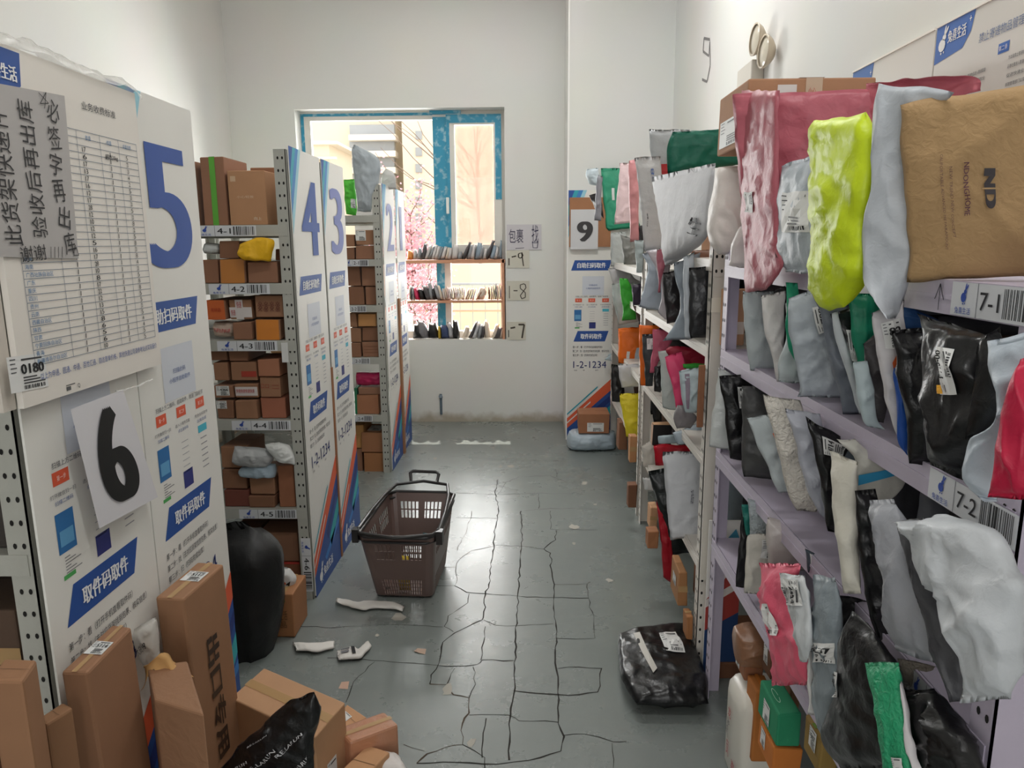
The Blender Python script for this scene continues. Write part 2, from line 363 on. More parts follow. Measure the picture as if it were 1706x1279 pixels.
MB().box((a0+.065, 6.622, c0+.065), (a1-.065, 6.6235, c1-.085)).build('insect_screen', dusty(.42, (216, 190, 176)), win)
tp = MB()
tp.box((mX0+.005, y0-.003, WZ0+.06), (mX0+.075, y0-.0005, 1.5)).box((mX0+.0, y0-.003, 1.5), (mX1-.012, y0-.0006, WZ1-.05))
tp.box((a0+.0, y0-.0335, c1-.075), (a1-.002, y0-.0305, c1-.004)).box((a1-.055, y0-.0335, 1.98), (a1-.002, y0-.0305, c1-.075)).box((a0+.0, y0-.0335, c0+.02), (a0+.028, y0-.0305, c1-.075))
tp.box((WX0+.002, y0-.003, 2.0), (WX0+.03, y0-.0006, WZ1-.03)).box((WX0+.002, y0-.003, WZ1-.035), (mX0, y0-.0006, WZ1-.012)).box((mX0-.02, y0-.0345, WZ1-.03), (mX1+.12, y0-.0006, WZ1-.001))
tp.build('protective_tape', BT, win)
h = MB().box((-.735, y0-.065, 1.86), (-.71, y0-.045, 2.0)); h.box((-.735, y0-.045, 1.96), (-.71, y0-.0338, 2.0)); bevel(h.build('window_handle', flat((240, 238, 232), .3), win), .004)

# wooden shelf unit standing in the window reveal
WOOD = mat((206, 150, 118), .6, var=.12, vscale=14, stretch=(1, 1, 6))
sx0 = -1.30
ws = empty('window_shelf', (-.75, 6.5, WZ0), 'pinkish wooden shelf unit of two boards fitted in the window', 'shelf')
MB().box((WX1-.032, YF+.005, WZ0), (WX1-.012, YF+.15, 1.46)).build('side_panel', WOOD, ws)
MB().box((sx0, YF+.005, 1.432), (WX1-.005, YF+.15, 1.452+.008)).build('shelf_board', WOOD, ws)
MB().box((sx0, YF+.005, 1.083), (WX1-.033, YF+.15, 1.103)).build('shelf_board', WOOD, ws)
MB().box((sx0-.02, YF+.005, WZ0), (sx0, YF+.15, 1.46)).build('side_panel', WOOD, ws)

# ---------------- outside the window ----------------
MB().box((-60, 7.2, -1.2), (60, 160, -1.0)).build('ground', mat((170, 164, 152), .9, var=.1, vscale=.4), kind='structure')
MB().box((-4.5, YF+WT+.001, 3.25), (3, 8.35, 3.4)).build('sun_block_slab', flat((214, 208, 198), .8), kind='structure')   # unseen slab added to keep sun out of the upper window
CREAM = mat((214, 204, 186), .9, var=.03); CREAM2 = mat((216, 206, 190), .9, var=.03); WHT = flat((222, 216, 206), .8); PANE = mat((150, 156, 162), .3, var=.25, vscale=.4)
def pxbox(y, x0, ytop, x1, ybot, depth):
    a = at(1, y, x0, ytop); c = at(1, y, x1, ybot); return (a.x, y, c.z), (c.x, y+depth, a.z)
bd = empty('apartment_tower', (-18, 100, -1), 'tall cream apartment tower with rows of balconies behind the big window pane', 'building')
a, c = pxbox(100, 490, 60, 668, 470, 14); a = (a[0], a[1], -1.0); MB().box(a, c).build('wall', CREAM, bd)
a, c = pxbox(97, 664, 60, 760, 470, 16); a = (a[0], a[1], -1.0); MB().box(a, c).build('stair_tower', CREAM2, bd)
for k in range(9):
    yy = 150+k*27.5
    a, c = pxbox(98.6, 582, yy+58, 657, yy+74, .9); MB().box(a, c).build('window', PANE, bd)
    a, c = pxbox(97.4, 580, yy+74, 659, yy+83, 2.4); MB().box(a, c).build('balcony', WHT, bd)
    a, c = pxbox(96.8, 692, yy+68, 703, yy+82, .4); MB().box(a, c).build('window', PANE, bd)
bw = empty('low_building', (-22, 80, -1), 'low cream building wing with cornices at the left of the window view', 'building')
a, c = pxbox(80, 440, 235, 560, 470, 10); a = (a[0], a[1], -1.0); MB().box(a, c).build('wall', CREAM, bw)
a, c = pxbox(79.5, 436, 236, 562, 240, 11); MB().box(a, c).build('cornice', WHT, bw)
a, c = pxbox(79.6, 440, 262, 560, 265, .4); MB().box(a, c).build('cornice', WHT, bw)
bb = empty('brick_building', (-4, 60, -1), 'pinkish building wall seen through the insect screen of the right sash', 'building')
a, c = pxbox(60, 742, 60, 960, 470, 8); a = (a[0], a[1], -1.0); MB().box(a, c).build('wall', mat((206, 178, 160), .9, var=.05), bb)
for i in range(3):
    for j in range(6):
        a, c = pxbox(59.9, 756+i*28, 215+j*34, 770+i*28, 235+j*34, .08); MB().box(a, c).build('window', mat((196, 160, 146), .5), bb)
yw = empty('garden_wall', (-1.5, 20, -1), 'pale yellow garden wall beyond the railing', 'wall')
a, c = pxbox(20, 742, 440, 860, 474, .3); a = (a[0], a[1], -1.0); MB().box(a, c).build('panel', mat((236, 226, 176), .9), yw)
fe = empty('metal_railing', (-1.2, 14, -1), 'thin grey metal railing outside below the window', 'railing')
a, c = pxbox(14, 700, 472, 880, 475, .04); MB().box(a, c).build('top_rail', flat((150, 156, 160), .5), fe)
a, c = pxbox(14, 700, 516, 880, 519, .04); MB().box(a, c).build('bottom_rail', flat((196, 160, 136), .6), fe)
for k in range(9):
    a, c = pxbox(14.01, 702+k*21, 475, 704.5+k*21, 520, .03); MB().box((a[0], a[1], -1.0), c).build('baluster', flat((160, 164, 166), .5), fe)
def tree(px, py0, py1, y, spread, nb, label, blossom, seed, name='bare_tree'):
    rg = random.Random(seed); base = at(1, y, px, py1); base.z = -1.0; top = at(1, y, px, py0); H = top.z-base.z
    t = empty(name, base, label, 'tree')
    mb = MB(); tips = []
    trunk = [base+Vector((math.sin(k*.9+seed)*.05*H*.1, 0, H*.9*k/8)) for k in range(9)]
    mb.tube(trunk, [H*.012*(1-.1*k) for k in range(9)], 6)
    for k in range(nb):
        s0 = trunk[rg.randint(3, 8)]; an = rg.uniform(0, 6.28); L_ = spread*rg.uniform(.5, 1); p = [s0]
        d = Vector((math.cos(an), math.sin(an)*.6, rg.uniform(.5, 1.4))).normalized()
        for q in range(5): d = (d+Vector((rg.uniform(-.3, .3), rg.uniform(-.3, .3), rg.uniform(-.15, .25)))).normalized(); p.append(p[-1]+d*L_/5); tips.append(p[-1])
        mb.tube(p, [H*.004*(1-.15*q) for q in range(6)], 5)
    mb.build('trunk', mat((120, 100, 90), .9), t)
    if blossom:
        V = []; F = []
        for k in range(blossom):
            c = rg.choice(tips)+Vector((rg.gauss(0, .12), rg.gauss(0, .12), rg.gauss(0, .14))); s = rg.uniform(.015, .04)
            for q in range(2):
                u = Vector((rg.gauss(0, 1), rg.gauss(0, 1), rg.gauss(0, 1))).normalized(); v = u.orthogonal().normalized(); n = len(V)
                V += [c+u*s, c+v*s, c-u*s, c-v*s]; F.append((n, n+1, n+2, n+3))
        link('blossom', V, F, mat((226, 178, 190), .8, var=.2, vscale=3), t)
tree(690, 330, 520, 15, 1.1, 34, 'pink flowering tree outside the middle of the window', 2600, 4, 'blossoming_tree')
tree(716, 420, 520, 13, .6, 20, 'smaller pink flowering shrub beside the blossoming tree', 700, 9, 'blossoming_shrub')
tree(800, 190, 520, 22, 5.0, 26, 'bare branching tree seen through the right sash', 0, 5)
# ---------------- racks ----------------
STEEL = mat((172, 172, 164), .5, bump=.15, bscale=30, var=.1, vscale=5)
LILAC = mat((190, 181, 198), .45, bump=.1, bscale=30, var=.05, vscale=4); CREAMW = mat((214, 208, 200), .4, var=.05)
DARKHOLE = flat((22, 20, 18), .9)
def post(parent, x, y, z0, z1, sx, sy, m, t=.003, wd=.045, holes=True, face='y', both=True):
    """slotted angle post: corner at (x,y), flanges running sx / sy"""
    b = MB(); b.box((min(x, x+sx*wd), min(y, y+sy*t), z0), (max(x, x+sx*wd), max(y, y+sy*t), z1))
    b.box((min(x, x+sx*t), min(y, y+sy*wd), z0), (max(x, x+sx*t), max(y, y+sy*wd), z1))
    o = b.build('post', m, parent)
    if holes:
        hb = MB(); z = z0+.05; k = 0; n = -sy*.0008; e = -sx*.0008
        while z < z1-.03:
            for q in (.28, .66):
                if face in ('y', 'xy'):
                    cx = x+sx*wd*q; V = [(cx+math.cos(a_)*.0042, y+n, z+math.sin(a_)*.0065) for a_ in [2*math.pi*i/8 for i in range(8)]]; hb.add(V, [tuple(range(8))])
                if face in ('x', 'xy'):
                    cy = y+sy*wd*q; V = [(x+e, cy+math.cos(a_)*.0042, z+math.sin(a_)*.0065) for a_ in [2*math.pi*i/8 for i in range(8)]]; hb.add(V, [tuple(range(8))])
            z += .05
        hb.build('bolt_hole', DARKHOLE, o, kind='stuff')
    return o
def rack(name, x0, x1, y0, y1, levels, H_, m, label, front, holes='y', lip=.045, bt=.012, pw=.05):
    """front: 'y-' (faces the camera), 'x-' (faces the aisle)"""
    t = empty(name, ((x0+x1)/2, (y0+y1)/2, 0), label, 'shelving rack')
    for (cx, sx) in ((x0, 1), (x1, -1)):
        for (cy, sy) in ((y0, 1), (y1, -1)):
            post(t, cx, cy, 0, H_, sx, sy, m, wd=pw, holes=(cy == y0 and holes != '' or (front == 'x-' and cx == x0)), face=holes or 'y')
    for z in levels:
        b = MB(); b.box((x0+.004, y0+.004, z-bt), (x1-.004, y1-.004, z))
        o = b.build('shelf_board', m, t)
        l = MB(); w_ = .004
        if front == 'y-':
            for (ya, yb) in ((y0-.002, y0+.0015), (y1-.0015, y1+.002)): l.box((x0+.01, ya, z-lip), (x1-.01, yb, z+.001))
        else:
            for (xa, xb) in ((x0-.002, x0+.0015), (x1-.0015, x1+.002)): l.box((xa, y0+.01, z-lip), (xb, y1-.01, z+.001))
            l.box((x0-.0035, y0+.01, z-lip*.55), (x0-.0021, y1-.01, z-lip*.42))
        l.box((x0+.01, y0+.0016, z-lip), (x1-.01, y0+.0035, z-bt)) if front == 'x-' else l.box((x0+.0016, y0+.01, z-lip), (x0+.0035, y1-.01, z-bt))
        l.build('beam', m, t)
    return t
LV4 = [.437, .847, 1.198, 1.441, 1.682]
LV2 = [.42, .83, 1.19, 1.50, 1.79]
R4 = rack('shelving_rack', -2.35, -.9985, 3.07, 3.49, LV4, 1.985, STEEL, 'grey slotted steel rack of small cartons behind the number 4 panel', 'y-')
R3 = rack('shelving_rack', -2.35, -.9985, 3.55, 3.94, LV4, 1.985, STEEL, 'grey steel rack behind the number 3 panel, backing the number 4 rack', 'y-', holes='')
R2 = rack('shelving_rack', -2.35, -.9985, 4.95, 5.36, LV2, 1.99, STEEL, 'grey slotted steel rack behind the number 2 panel', 'y-')
R1 = rack('shelving_rack', -2.35, -.9985, 5.42, 5.82, LV2, 1.99, STEEL, 'grey steel rack behind the number 1 panel, next to the window wall', 'y-', holes='')
R6 = rack('shelving_rack', -2.35, -1.02, 1.37, 1.76, [.62, .98, 1.42, 1.75], 1.95, STEEL, 'grey slotted steel rack behind the number 6 panel, nearest on the left', 'y-')
R5 = rack('shelving_rack', -2.35, -1.0, 1.80, 2.18, LV4, 1.95, STEEL, 'grey steel rack behind the number 5 panel', 'y-', holes='')

# ---------------- printed end panels ----------------
def rabbit(x, y, s, m):
    """the round rabbit mark used on the panels and shelf tags"""
    el = lambda cx, cy, rx, ry, a=0: P([(x+s*(cx+rx*math.cos(t)*math.cos(a)-ry*math.sin(t)*math.sin(a)), y+s*(cy+rx*math.cos(t)*math.sin(a)+ry*math.sin(t)*math.cos(a))) for t in [2*math.pi*i/12 for i in range(12)]], m, 3)
    return [el(0, -.12, .3, .27), el(.16, .2, .16, .13), el(.2, .48, .06, .2, -.3), el(.34, .44, .06, .2, -.7), el(-.02, -.46, .06, .05), el(.2, -.44, .05, .05)]
def poster(num=None, numcol=(62, 92, 168), W=.42, tint=0):
    S = []; k = W/.42; X = lambda s: s*k
    LB = (58, 128, 190); c1 = BLUE
    S += [P([(0, 2), (X(.05), 2), (0, 1.88)], c1), P([(X(.05), 2), (X(.085), 2), (0, 1.80), (0, 1.88)], TEAL), P([(X(.085), 2), (X(.12), 2), (0, 1.72), (0, 1.80)], LB), P([(X(.12), 2), (X(.15), 2), (0, 1.64), (0, 1.72)], (150, 200, 214))]
    if num: S.append(T(num, X(.235 if num != '1' else .2), 1.715, X(.215 if num != '1' else .10), .325, numcol, bold=.035))
    S += [P([(X(.055), 1.465), (X(.36), 1.465), (X(.335), 1.385), (X(.025), 1.385)], BLUE, 1), T('自助扫码取件', X(.195), 1.425, X(.235), .042, (238, 240, 242), bold=.015)]
    S += [R(X(.12), 1.19, X(.30), 1.34, (206, 210, 218), 1), T('扫描此码', X(.21), 1.27, X(.07), .014, (90, 110, 160)), T('小程序自助取件', X(.21), 1.245, X(.12), .014, (90, 110, 160))]
    S.append(T('扫描上方二维码，自助取件，就是门店近邻', X(.20), 1.20-.02, X(.27), .014, (70, 70, 78)))
    for i, xx in enumerate((.09, .20, .315)):
        x = X(xx); S += [R(x-.027, 1.135, x+.027, 1.165, (222, 92, 60), 1), T('第%s步' % '一二三'[i], x, 1.15, .03, .012, (250, 220, 210))]
        S += [T(('打开微信扫一扫', '进入小程序页面', '凭身份码取件')[i], x, 1.115, .085, .010, (90, 90, 96)), T(('扫描二维码', '点击身份码', '出库完成')[i], x, 1.098, .06, .010, (60, 90, 150))]
    S += [R(X(.055), .985, X(.115), 1.075, (44, 110, 170), 1), R(X(.062), 1.0, X(.108), 1.035, (96, 160, 205), 2), R(X(.18), .925, X(.235), .975, (44, 50, 120), 1), R(X(.29), 1.06, X(.345), 1.082, (70, 178, 200), 1), R(X(.06), .925, X(.10), .935, (80, 170, 90), 1)]
    for j in range(6): S.append(R(X(.07), .972-.007*j, X(.07+.018*((j*7) % 3+1)), .974-.007*j, (110, 110, 116), 1)); S.append(R(X(.30), 1.04-.018*j, X(.34), 1.043-.018*j, (150, 150, 156), 1)); S.append(R(X(.185), 1.06-.018*j, X(.225), 1.062-.018*j, (170, 170, 176), 1))
    S += [P([(X(.085), .905), (X(.345), .905), (X(.315), .82), (X(.05), .82)], BLUE, 1), T('取件码取件', X(.20), .862, X(.18), .042, (238, 240, 242), bold=.015)]
    S += [T('第一步：看（打开手机查看取件码）', X(.17), .775, X(.25), .02, (60, 60, 66)), T('第二步：找（去对应货架找到包裹、核实信息）', X(.20), .742, X(.31), .02, (60, 60, 66)), T('第三步：扫（扫码完成出库）', X(.15), .709, X(.21), .02, (60, 60, 66))]
    S += [T('1-2-1234', X(.19), .632, X(.28), .055, NAVY), T('货架', X(.07), .585, .025, .011, (110, 110, 116)), T('层', X(.14), .585, .013, .011, (110, 110, 116)), T('编号', X(.25), .585, .025, .011, (110, 110, 116))]
    S += [P([(0, 0), (W, 0), (W, .46), (0, .10)], (36, 78, 150), 1), P([(0, .10), (W, .46), (W, .555), (0, .185)], (222, 96, 58), 2), P([(0, .14), (X(.2), .315), (X(.2), .328), (0, .152)], (230, 226, 220), 3),
          P([(0, .21), (X(.26), .44), (X(.26), .455), (0, .225)], TEAL, 2), P([(X(.2), .235), (W, .42), (W, .375), (X(.22), .19)], (28, 50, 120), 2), P([(X(.25), .19), (W, .335), (W, .26), (X(.27), .135)], (50, 170, 178), 2), P([(X(.16), .125), (W, .235), (W, .20), (X(.18), .10)], (58, 128, 200), 2)]
    S += rabbit(X(.085), .075, .085, (240, 240, 240)); S.append(T('兔喜生活', X(.20), .07, X(.15), .045, (240, 240, 240), bold=.02))
    return S
PANEL = mat((228, 226, 220), .5, var=.05, vscale=3, bump=.04, bscale=6)
def end_panel(y0, y1, num, x=-.99, z1=2.0, label='', col=(46, 82, 158), th=.005):
    o = MB().box((x-th, y0, .01), (x, y1, z1)).build('end_panel', PANEL, label=label, cat='sign panel', group=None)
    fn = plane_fn((x, y0, 0), (0, 1, 0), (0, 0, z1/2.0), (1, 0, 0))
    decal(o, 'poster_print', fn, poster(num, col, y1-y0))
    return o
end_panel(3.085, 3.53, '4', label='tall white pickup sign panel with a big blue 4')
end_panel(3.56, 3.97, '3', label='tall white pickup sign panel with a big pale blue 3', col=(108, 120, 182))
end_panel(4.99, 5.42, '2', label='tall white pickup sign panel with a big 2', col=(108, 120, 180))
end_panel(5.48, 5.86, '1', label='tall white pickup sign panel with a big 1, beside the window', col=(110, 118, 168))
end_panel(1.775, 2.205, '5', x=-.988, label='tall white pickup sign panel with a large dark 5 beside the price list', z1=1.985)
p6 = end_panel(1.345, 1.765, None, x=-.985, label='tall white pickup sign panel under the price list and the big 6 sheet', z1=1.96)
# cardboard strips standing between the panels
MB().box((-1.0, 3.532, .0), (-.985, 3.556, 1.0)).build('cardboard_strip', card((150, 100, 66)), label='narrow brown cardboard edge between panels 4 and 3', cat='cardboard')
MB().box((-1.0, 5.425, .0), (-.975, 5.475, 1.2)).build('cardboard_strip', card((156, 112, 80)), label='worn cardboard edge just before the panel nearest the window', cat='cardboard')

# price list board
bx, by0, by1, bz0, bz1 = -.962, 1.325, 1.85, 1.298, 1.965
pb = MB().box((bx-.012, by0, bz0), (bx, by1, bz1)).build('price_board', mat((228, 222, 214), .35, var=.03), label='white courier price list board hung over the panels 5 and 6', cat='board')
S = []
TX = lambda s: s; W_ = by1-by0; H_ = bz1-bz0
f = plane_fn((bx, by0, bz0), (0, 1, 0), (0, 0, 1), (1, 0, 0))
GREY = (96, 110, 130)
tx0, tx1, ty0, ty1 = .045, .505, .075, .545
NR = 31
for i in range(NR+1):
    yy = ty0+(ty1-ty0)*i/NR; S.append(LN(tx0, yy, tx1, yy, .0011, GREY))
for xx in (tx0, .165, .265, .35, .425, tx1): S.append(LN(xx, ty0, xx, ty1, .0011, GREY))
prov = ['新疆维吾尔自治区', '青海', '宁夏回族自治区', '甘肃', '陕西', '西藏自治区', '云南', '贵州', '四川', '重庆', '广东', '广西壮族自治区', '海南', '湖南', '湖北', '河南']
for i, p_ in enumerate(prov):
    S.append(T(p_, tx0+.006+.0058*len(p_), ty0+(ty1-ty0)*(i+.5)/NR, .0116*len(p_), .0095, (50, 110, 160)))
rg = random.Random(5)
for i in range(NR-2):
    yy = ty0+(ty1-ty0)*(i+.5)/NR
    S.append(T(rg.choice(['28', '12', '12', '17', '16', '22', '17', '15', '8', '10', '13', '6', '5']), .285, yy, .013, .010, INK, rot=4, bold=.01))
    S.append(T('1', .385, yy, .0025, .010, INK, rot=-6)); S.append(T(rg.choice(['5', '20', '5', '8', '2', '4']), .455, yy, .008, .010, INK, rot=4))
    if i < 14: S.append(T('1', .215, yy, .0025, .010, INK, rot=-6))
S += [T('业务收费标准', .36, .60, .13, .017, (50, 50, 56)), T('首重', .305, ty1-.012, .02, .010, (50, 110, 160)), T('续重', .385, ty1-.012, .02, .010, (50, 110, 160)), T('续重资费', .46, ty1-.012, .035, .010, (50, 110, 160)), T('超出1kg', .39, ty1-.044, .05, .014, INK, rot=2, bold=.01)]
S.append(T('以上为申通、圆通、中通、百世汇通、韵达首单价格，其他快递公司请参考站点实际报价', .28, .052, .45, .014, (56, 84, 150)))
S += [P([(0, .66), (.115, .66), (.108, .60), (.075, .575), (0, .575)], BLUE, 1), T('兔喜生活', .055, .618, .085, .028, (240, 240, 240), bold=.02)]
S += [T('Q', .17, -.0+.012, .008, .010, INK), R(.13, .018, .16, .020, (90, 90, 90), 1), R(.13, .008, .145, .016, (90, 90, 90), 1)]
decal(pb, 'price_print', f, S)
MB().box((bx-.05, by0-.035, bz0), (bx-.014, by0-.001, bz1)).build('frame_edge', flat((206, 198, 188), .5), pb)
lb = decal(None, 'paper_label', plane_fn((bx+.0006, by0-.03, bz0+.035), (0, .105, -.006), (0, 0, .068), (1, 0, 0)), label_shapes('0180', seed=4), step=.0006, label='small white sticker printed 0180 on the lower left corner of the price board', cat='label')
# plastic film crumpled over the top of the board
def crumple(name, pts, wd, m, label, cat, amp=.01, seed=1):
    pts = [Vector(p) for p in pts]; V = []; F = []; nu, nv = 5*len(pts), 8; rg = random.Random(seed)
    for i in range(nu+1):
        t = i/nu*(len(pts)-1); k = min(int(t), len(pts)-2); c = pts[k].lerp(pts[k+1], t-k)
        for j in range(nv+1):
            a_ = (j/nv-.5); p = c+Vector((wd*.5*math.sin(a_*3), 0, -abs(a_)*wd*1.2+.0))
            q = noise.noise_vector(p*30+Vector((seed, 0, 0)))*amp; V.append(p+q)
    for i in range(nu):
        for j in range(nv): a_ = i*(nv+1)+j; F.append((a_, a_+1, a_+nv+2, a_+nv+1))
    return link(name, V, F, m, label=label, cat=cat, smooth=True)
crumple('plastic_film', [(-.97, 1.33, 1.98), (-.97, 1.5, 1.995), (-.97, 1.65, 1.985), (-.965, 1.8, 1.99), (-.965, 1.86, 1.975)], .035, film((236, 234, 228), .45), 'crumpled clear film taped along the top edge of the price board', 'plastic film')

# grey sheet with printed and handwritten notice
nx_ = bx+.004
nt_ = link('notice_sheet', [(nx_, 1.24, 1.585), (nx_, 1.543, 1.575), (nx_, 1.560, 1.905), (nx_, 1.24, 1.88)], [(0, 1, 2, 3)], mat((176, 172, 170), .6, var=.03), label='grey paper notice in big sideways characters pinned on the price board', cat='notice')
f = plane_fn((nx_+.0008, 1.24, 1.57), (0, 1, 0), (0, 0, 1), (1, 0, 0)); S = []
S.append(T('此货架快递件', .112, .155, .245, .048, (36, 34, 36), rot=90)); S.append(T('验收后再出库', .188, .175, .255, .045, (36, 34, 36), rot=90))
for i, ch in enumerate('必签字再出库'): S.append(T(ch, .262+.006*(2-i) if i < 3 else .262+.012*(i-3)*.6, .297-.052*i, .038, .044, (36, 34, 36), rot=(-12, 8, -8, 6, -10, 8)[i]))
S.append(T('谢谢', .16, .018, .075, .03, (36, 34, 36), rot=4)); S += [LN(.21+.012*i, .008, .214+.012*i, .03, .0016, (36, 34, 36), 3) for i in range(4)]
S += STROKE([(.235, .325), (.262, .31), (.236, .305), (.258, .33), (.248, .298)], .0016, (36, 34, 36)) + STROKE([(.285, .012), (.302, .012), (.293, .034), (.285, .012)], .0016, (36, 34, 36))
decal(nt_, 'notice_print', f, S, step=.0004)
# 6 sheet
q = [(1.489, .990), (1.742, .972), (1.640, 1.272), (1.442, 1.270)]
s6 = link('number_sheet', [(-.950, a, c) for a, c in q], [(0, 1, 2, 3)], mat((218, 216, 220), .5, var=.02), label='white paper sheet with a big black 6 taped on the left panel', cat='paper sheet')
f6 = lambda s, t, off=0.: (lambda a, b_: Vector((-.9495+off, a.x*(1-t)+b_.x*t, a.y*(1-t)+b_.y*t)))(Vector((q[0][0]*(1-s)+q[1][0]*s, q[0][1]*(1-s)+q[1][1]*s)), Vector((q[3][0]*(1-s)+q[2][0]*s, q[3][1]*(1-s)+q[2][1]*s)))
decal(s6, 'number_print', f6, [T('6', .50, .52, .48, .80, (24, 24, 24), bold=.055)])
crumple('clear_tape', [(-.952, 1.62, 1.275), (-.95, 1.70, 1.27), (-.955, 1.78, 1.275)], .006, film((240, 238, 232), .35), 'strip of clear tape across panels 5 and 6 above the 6 sheet', 'tape', .004, 3)

# panel 9 and its number sheet on kraft card
p9 = MB().box((.300, 5.825, .01), (.70, 5.831, 2.0)).build('end_panel', PANEL, label='white pickup sign panel standing against the pillar, under the black 9', cat='sign panel')
decal(p9, 'poster_print', plane_fn((.300, 5.825, 0), (1, 0, 0), (0, 0, 1), (0, -1, 0)), poster(None, W=.40), step=.001)
a = at(1, 5.8, 949, 329); c = at(1, 5.8, 1017, 411)
kc = MB().box((a.x, 5.80, c.z), (c.x, 5.823, a.z)).build('cardboard_sheet', card((160, 112, 78)), label='brown cardboard sheet fixed on the panel behind the number 9', cat='cardboard')
a = at(1, 5.79, 951, 349); c = at(1, 5.79, 996, 415)
s9 = MB().box((a.x, 5.790, c.z), (c.x, 5.799, a.z)).build('number_sheet', flat((206, 206, 208), .6), label='white paper sheet with a black 9 near the pillar', cat='paper sheet')
decal(s9, 'number_print', plane_fn((a.x, 5.79, c.z), (c.x-a.x, 0, 0), (0, 0, a.z-c.z), (0, -1, 0)), [T('9', .52, .45, .48, .50, (52, 50, 52), bold=.045)], step=.001)

# sheets by the window
def wall_sheet(px0, py0, px1, py1, col, shapes, label, y=6.455):
    a = at(1, y, px0, py0); c = at(1, y, px1, py1)
    o = MB().box((a.x, y-.001, c.z), (c.x, y+.004, a.z)).build('wall_sheet', flat(col, .6), label=label, cat='paper sheet', group='handwritten sheets beside the window')
    decal(o, 'handwriting', plane_fn((a.x, y-.001, c.z), (c.x-a.x, 0, 0), (0, 0, a.z-c.z), (0, -1, 0)), shapes, step=.0008); return o
hk = (74, 70, 92)
wall_sheet(844, 374, 902, 416, (204, 200, 204), [T('包裹', .27, .55, .42, .55, hk), T('找', .82, .62, .2, .7, hk), LN(.25, .06, .5, .08, .02, hk)] + STROKE([(.74, .28), (.90, .28), (.88, .08), (.76, .08), (.74, .28)], .02, hk), 'grey sheet of handwriting on the wall right of the window, topmost of the four')
ik = (70, 62, 52)
wall_sheet(844, 417, 882, 446, (208, 204, 190), [LN(.10, .15, .10, .55, .05, ik), LN(.22, .62, .42, .68, .07, ik)] + STROKE([(.62, .85), (.52, .8), (.52, .6), (.62, .55), (.72, .7), (.66, .88), (.74, .1)], .05, ik), 'small cream sheet handwritten 1-9 right of the upper window shelf')
wall_sheet(844, 468, 882, 500, (208, 204, 190), [LN(.12, .1, .12, .75, .03, ik), LN(.30, .5, .48, .5, .05, ik)] + STROKE([(.75, .85), (.6, .8), (.6, .62), (.82, .4), (.82, .15), (.66, .08), (.6, .25), (.85, .65), (.82, .82), (.72, .86)], .04, ik), 'small cream sheet handwritten 1-8 right of the middle window shelf')
wall_sheet(844, 536, 876, 566, (208, 204, 190), [LN(.1, .15, .1, .55, .05, ik), LN(.2, .65, .45, .7, .09, ik)] + STROKE([(.62, .85), (.92, .85), (.8, .1)], .09, ik), 'small cream sheet handwritten 1-7 right of the lowest window row')
decal(None, 'pencil_scribble', lambda s, t, off=0.: at(0, XR-.002, 1168+s*16, 140-t*78), STROKE([(.9, .95), (.3, .98), (.2, .7), (.8, .6), (.9, .9), (.95, .4), (.6, .05), (.1, .1)], .06, (120, 116, 116)), label='faint pencil 9 scribbled high on the right wall', cat='scribble')
# pipe stub and crack low on the far wall
MB().tube([(-.815, 6.458, .07), (-.815, 6.458, .26)], .012, 8).tube([(-.815, 6.458, .23), (-.815, 6.44, .24)], .018, 8).build('pipe_stub', flat((96, 110, 122), .5), label='thin grey pipe stub low on the wall below the window', cat='pipe')
# ---------------- shelf tags ----------------
def shelf_tag(parent, fn, num, seed=1, col=(214, 216, 220)):
    """fn covers 0..1 x 0..1 of a tag five times as long as high"""
    S = [R(0, 0, 1, 1, col, 1), LN(.33, 0, .33, 1, .006, (110, 110, 120), 2)]
    S += [(([(a*.2+.165, b_*1.0+.62) for a, b_ in v]), f, (46, 78, 168), 3) for v, f, m, l in rabbit(0, 0, .55, 0)]
    S += [T('兔喜生活', .165, .16, .2, .2, (46, 78, 168)), T(num, .48, .5, .22, .52, (30, 30, 34), bold=.01)]
    S += BAR(.63, .1, .97, .92, INK, random.Random(seed), 2, 18)
    return decal(parent, 'shelf_tag', fn, S, step=.0006, label='white shelf tag printed %s with a barcode' % num)
for i, (z, x0_) in enumerate(((1.682, -1.40), (1.441, -1.36), (1.198, -1.345), (.847, -1.31), (.437, -1.31))):
    shelf_tag(R4, plane_fn((x0_, 3.067, z-.044), (.26, 0, 0), (0, 0, .043), (0, -1, 0)), '4-%d' % (i+1), i)
shelf_tag(R4, plane_fn((-1.040, 3.0685, .30), (0, 0, -.26), (.043, 0, 0), (0, -1, 0)), '4-6', 9)
for i, (z, x0_) in enumerate(((1.50, -1.25), (1.19, -1.28), (.83, -1.27), (.42, -1.27))):
    shelf_tag(R2, plane_fn((x0_, 4.947, z-.044), (.16, 0, 0), (0, 0, .043), (0, -1, 0)), '2-%d' % (i+1), i+20)
# cover plate on the 4-3 corner of rack 4
MB().box((-1.066, 3.060, 1.105), (-1.038, 3.066, 1.19)).build('corner_plate', flat((214, 214, 212), .4), R4)

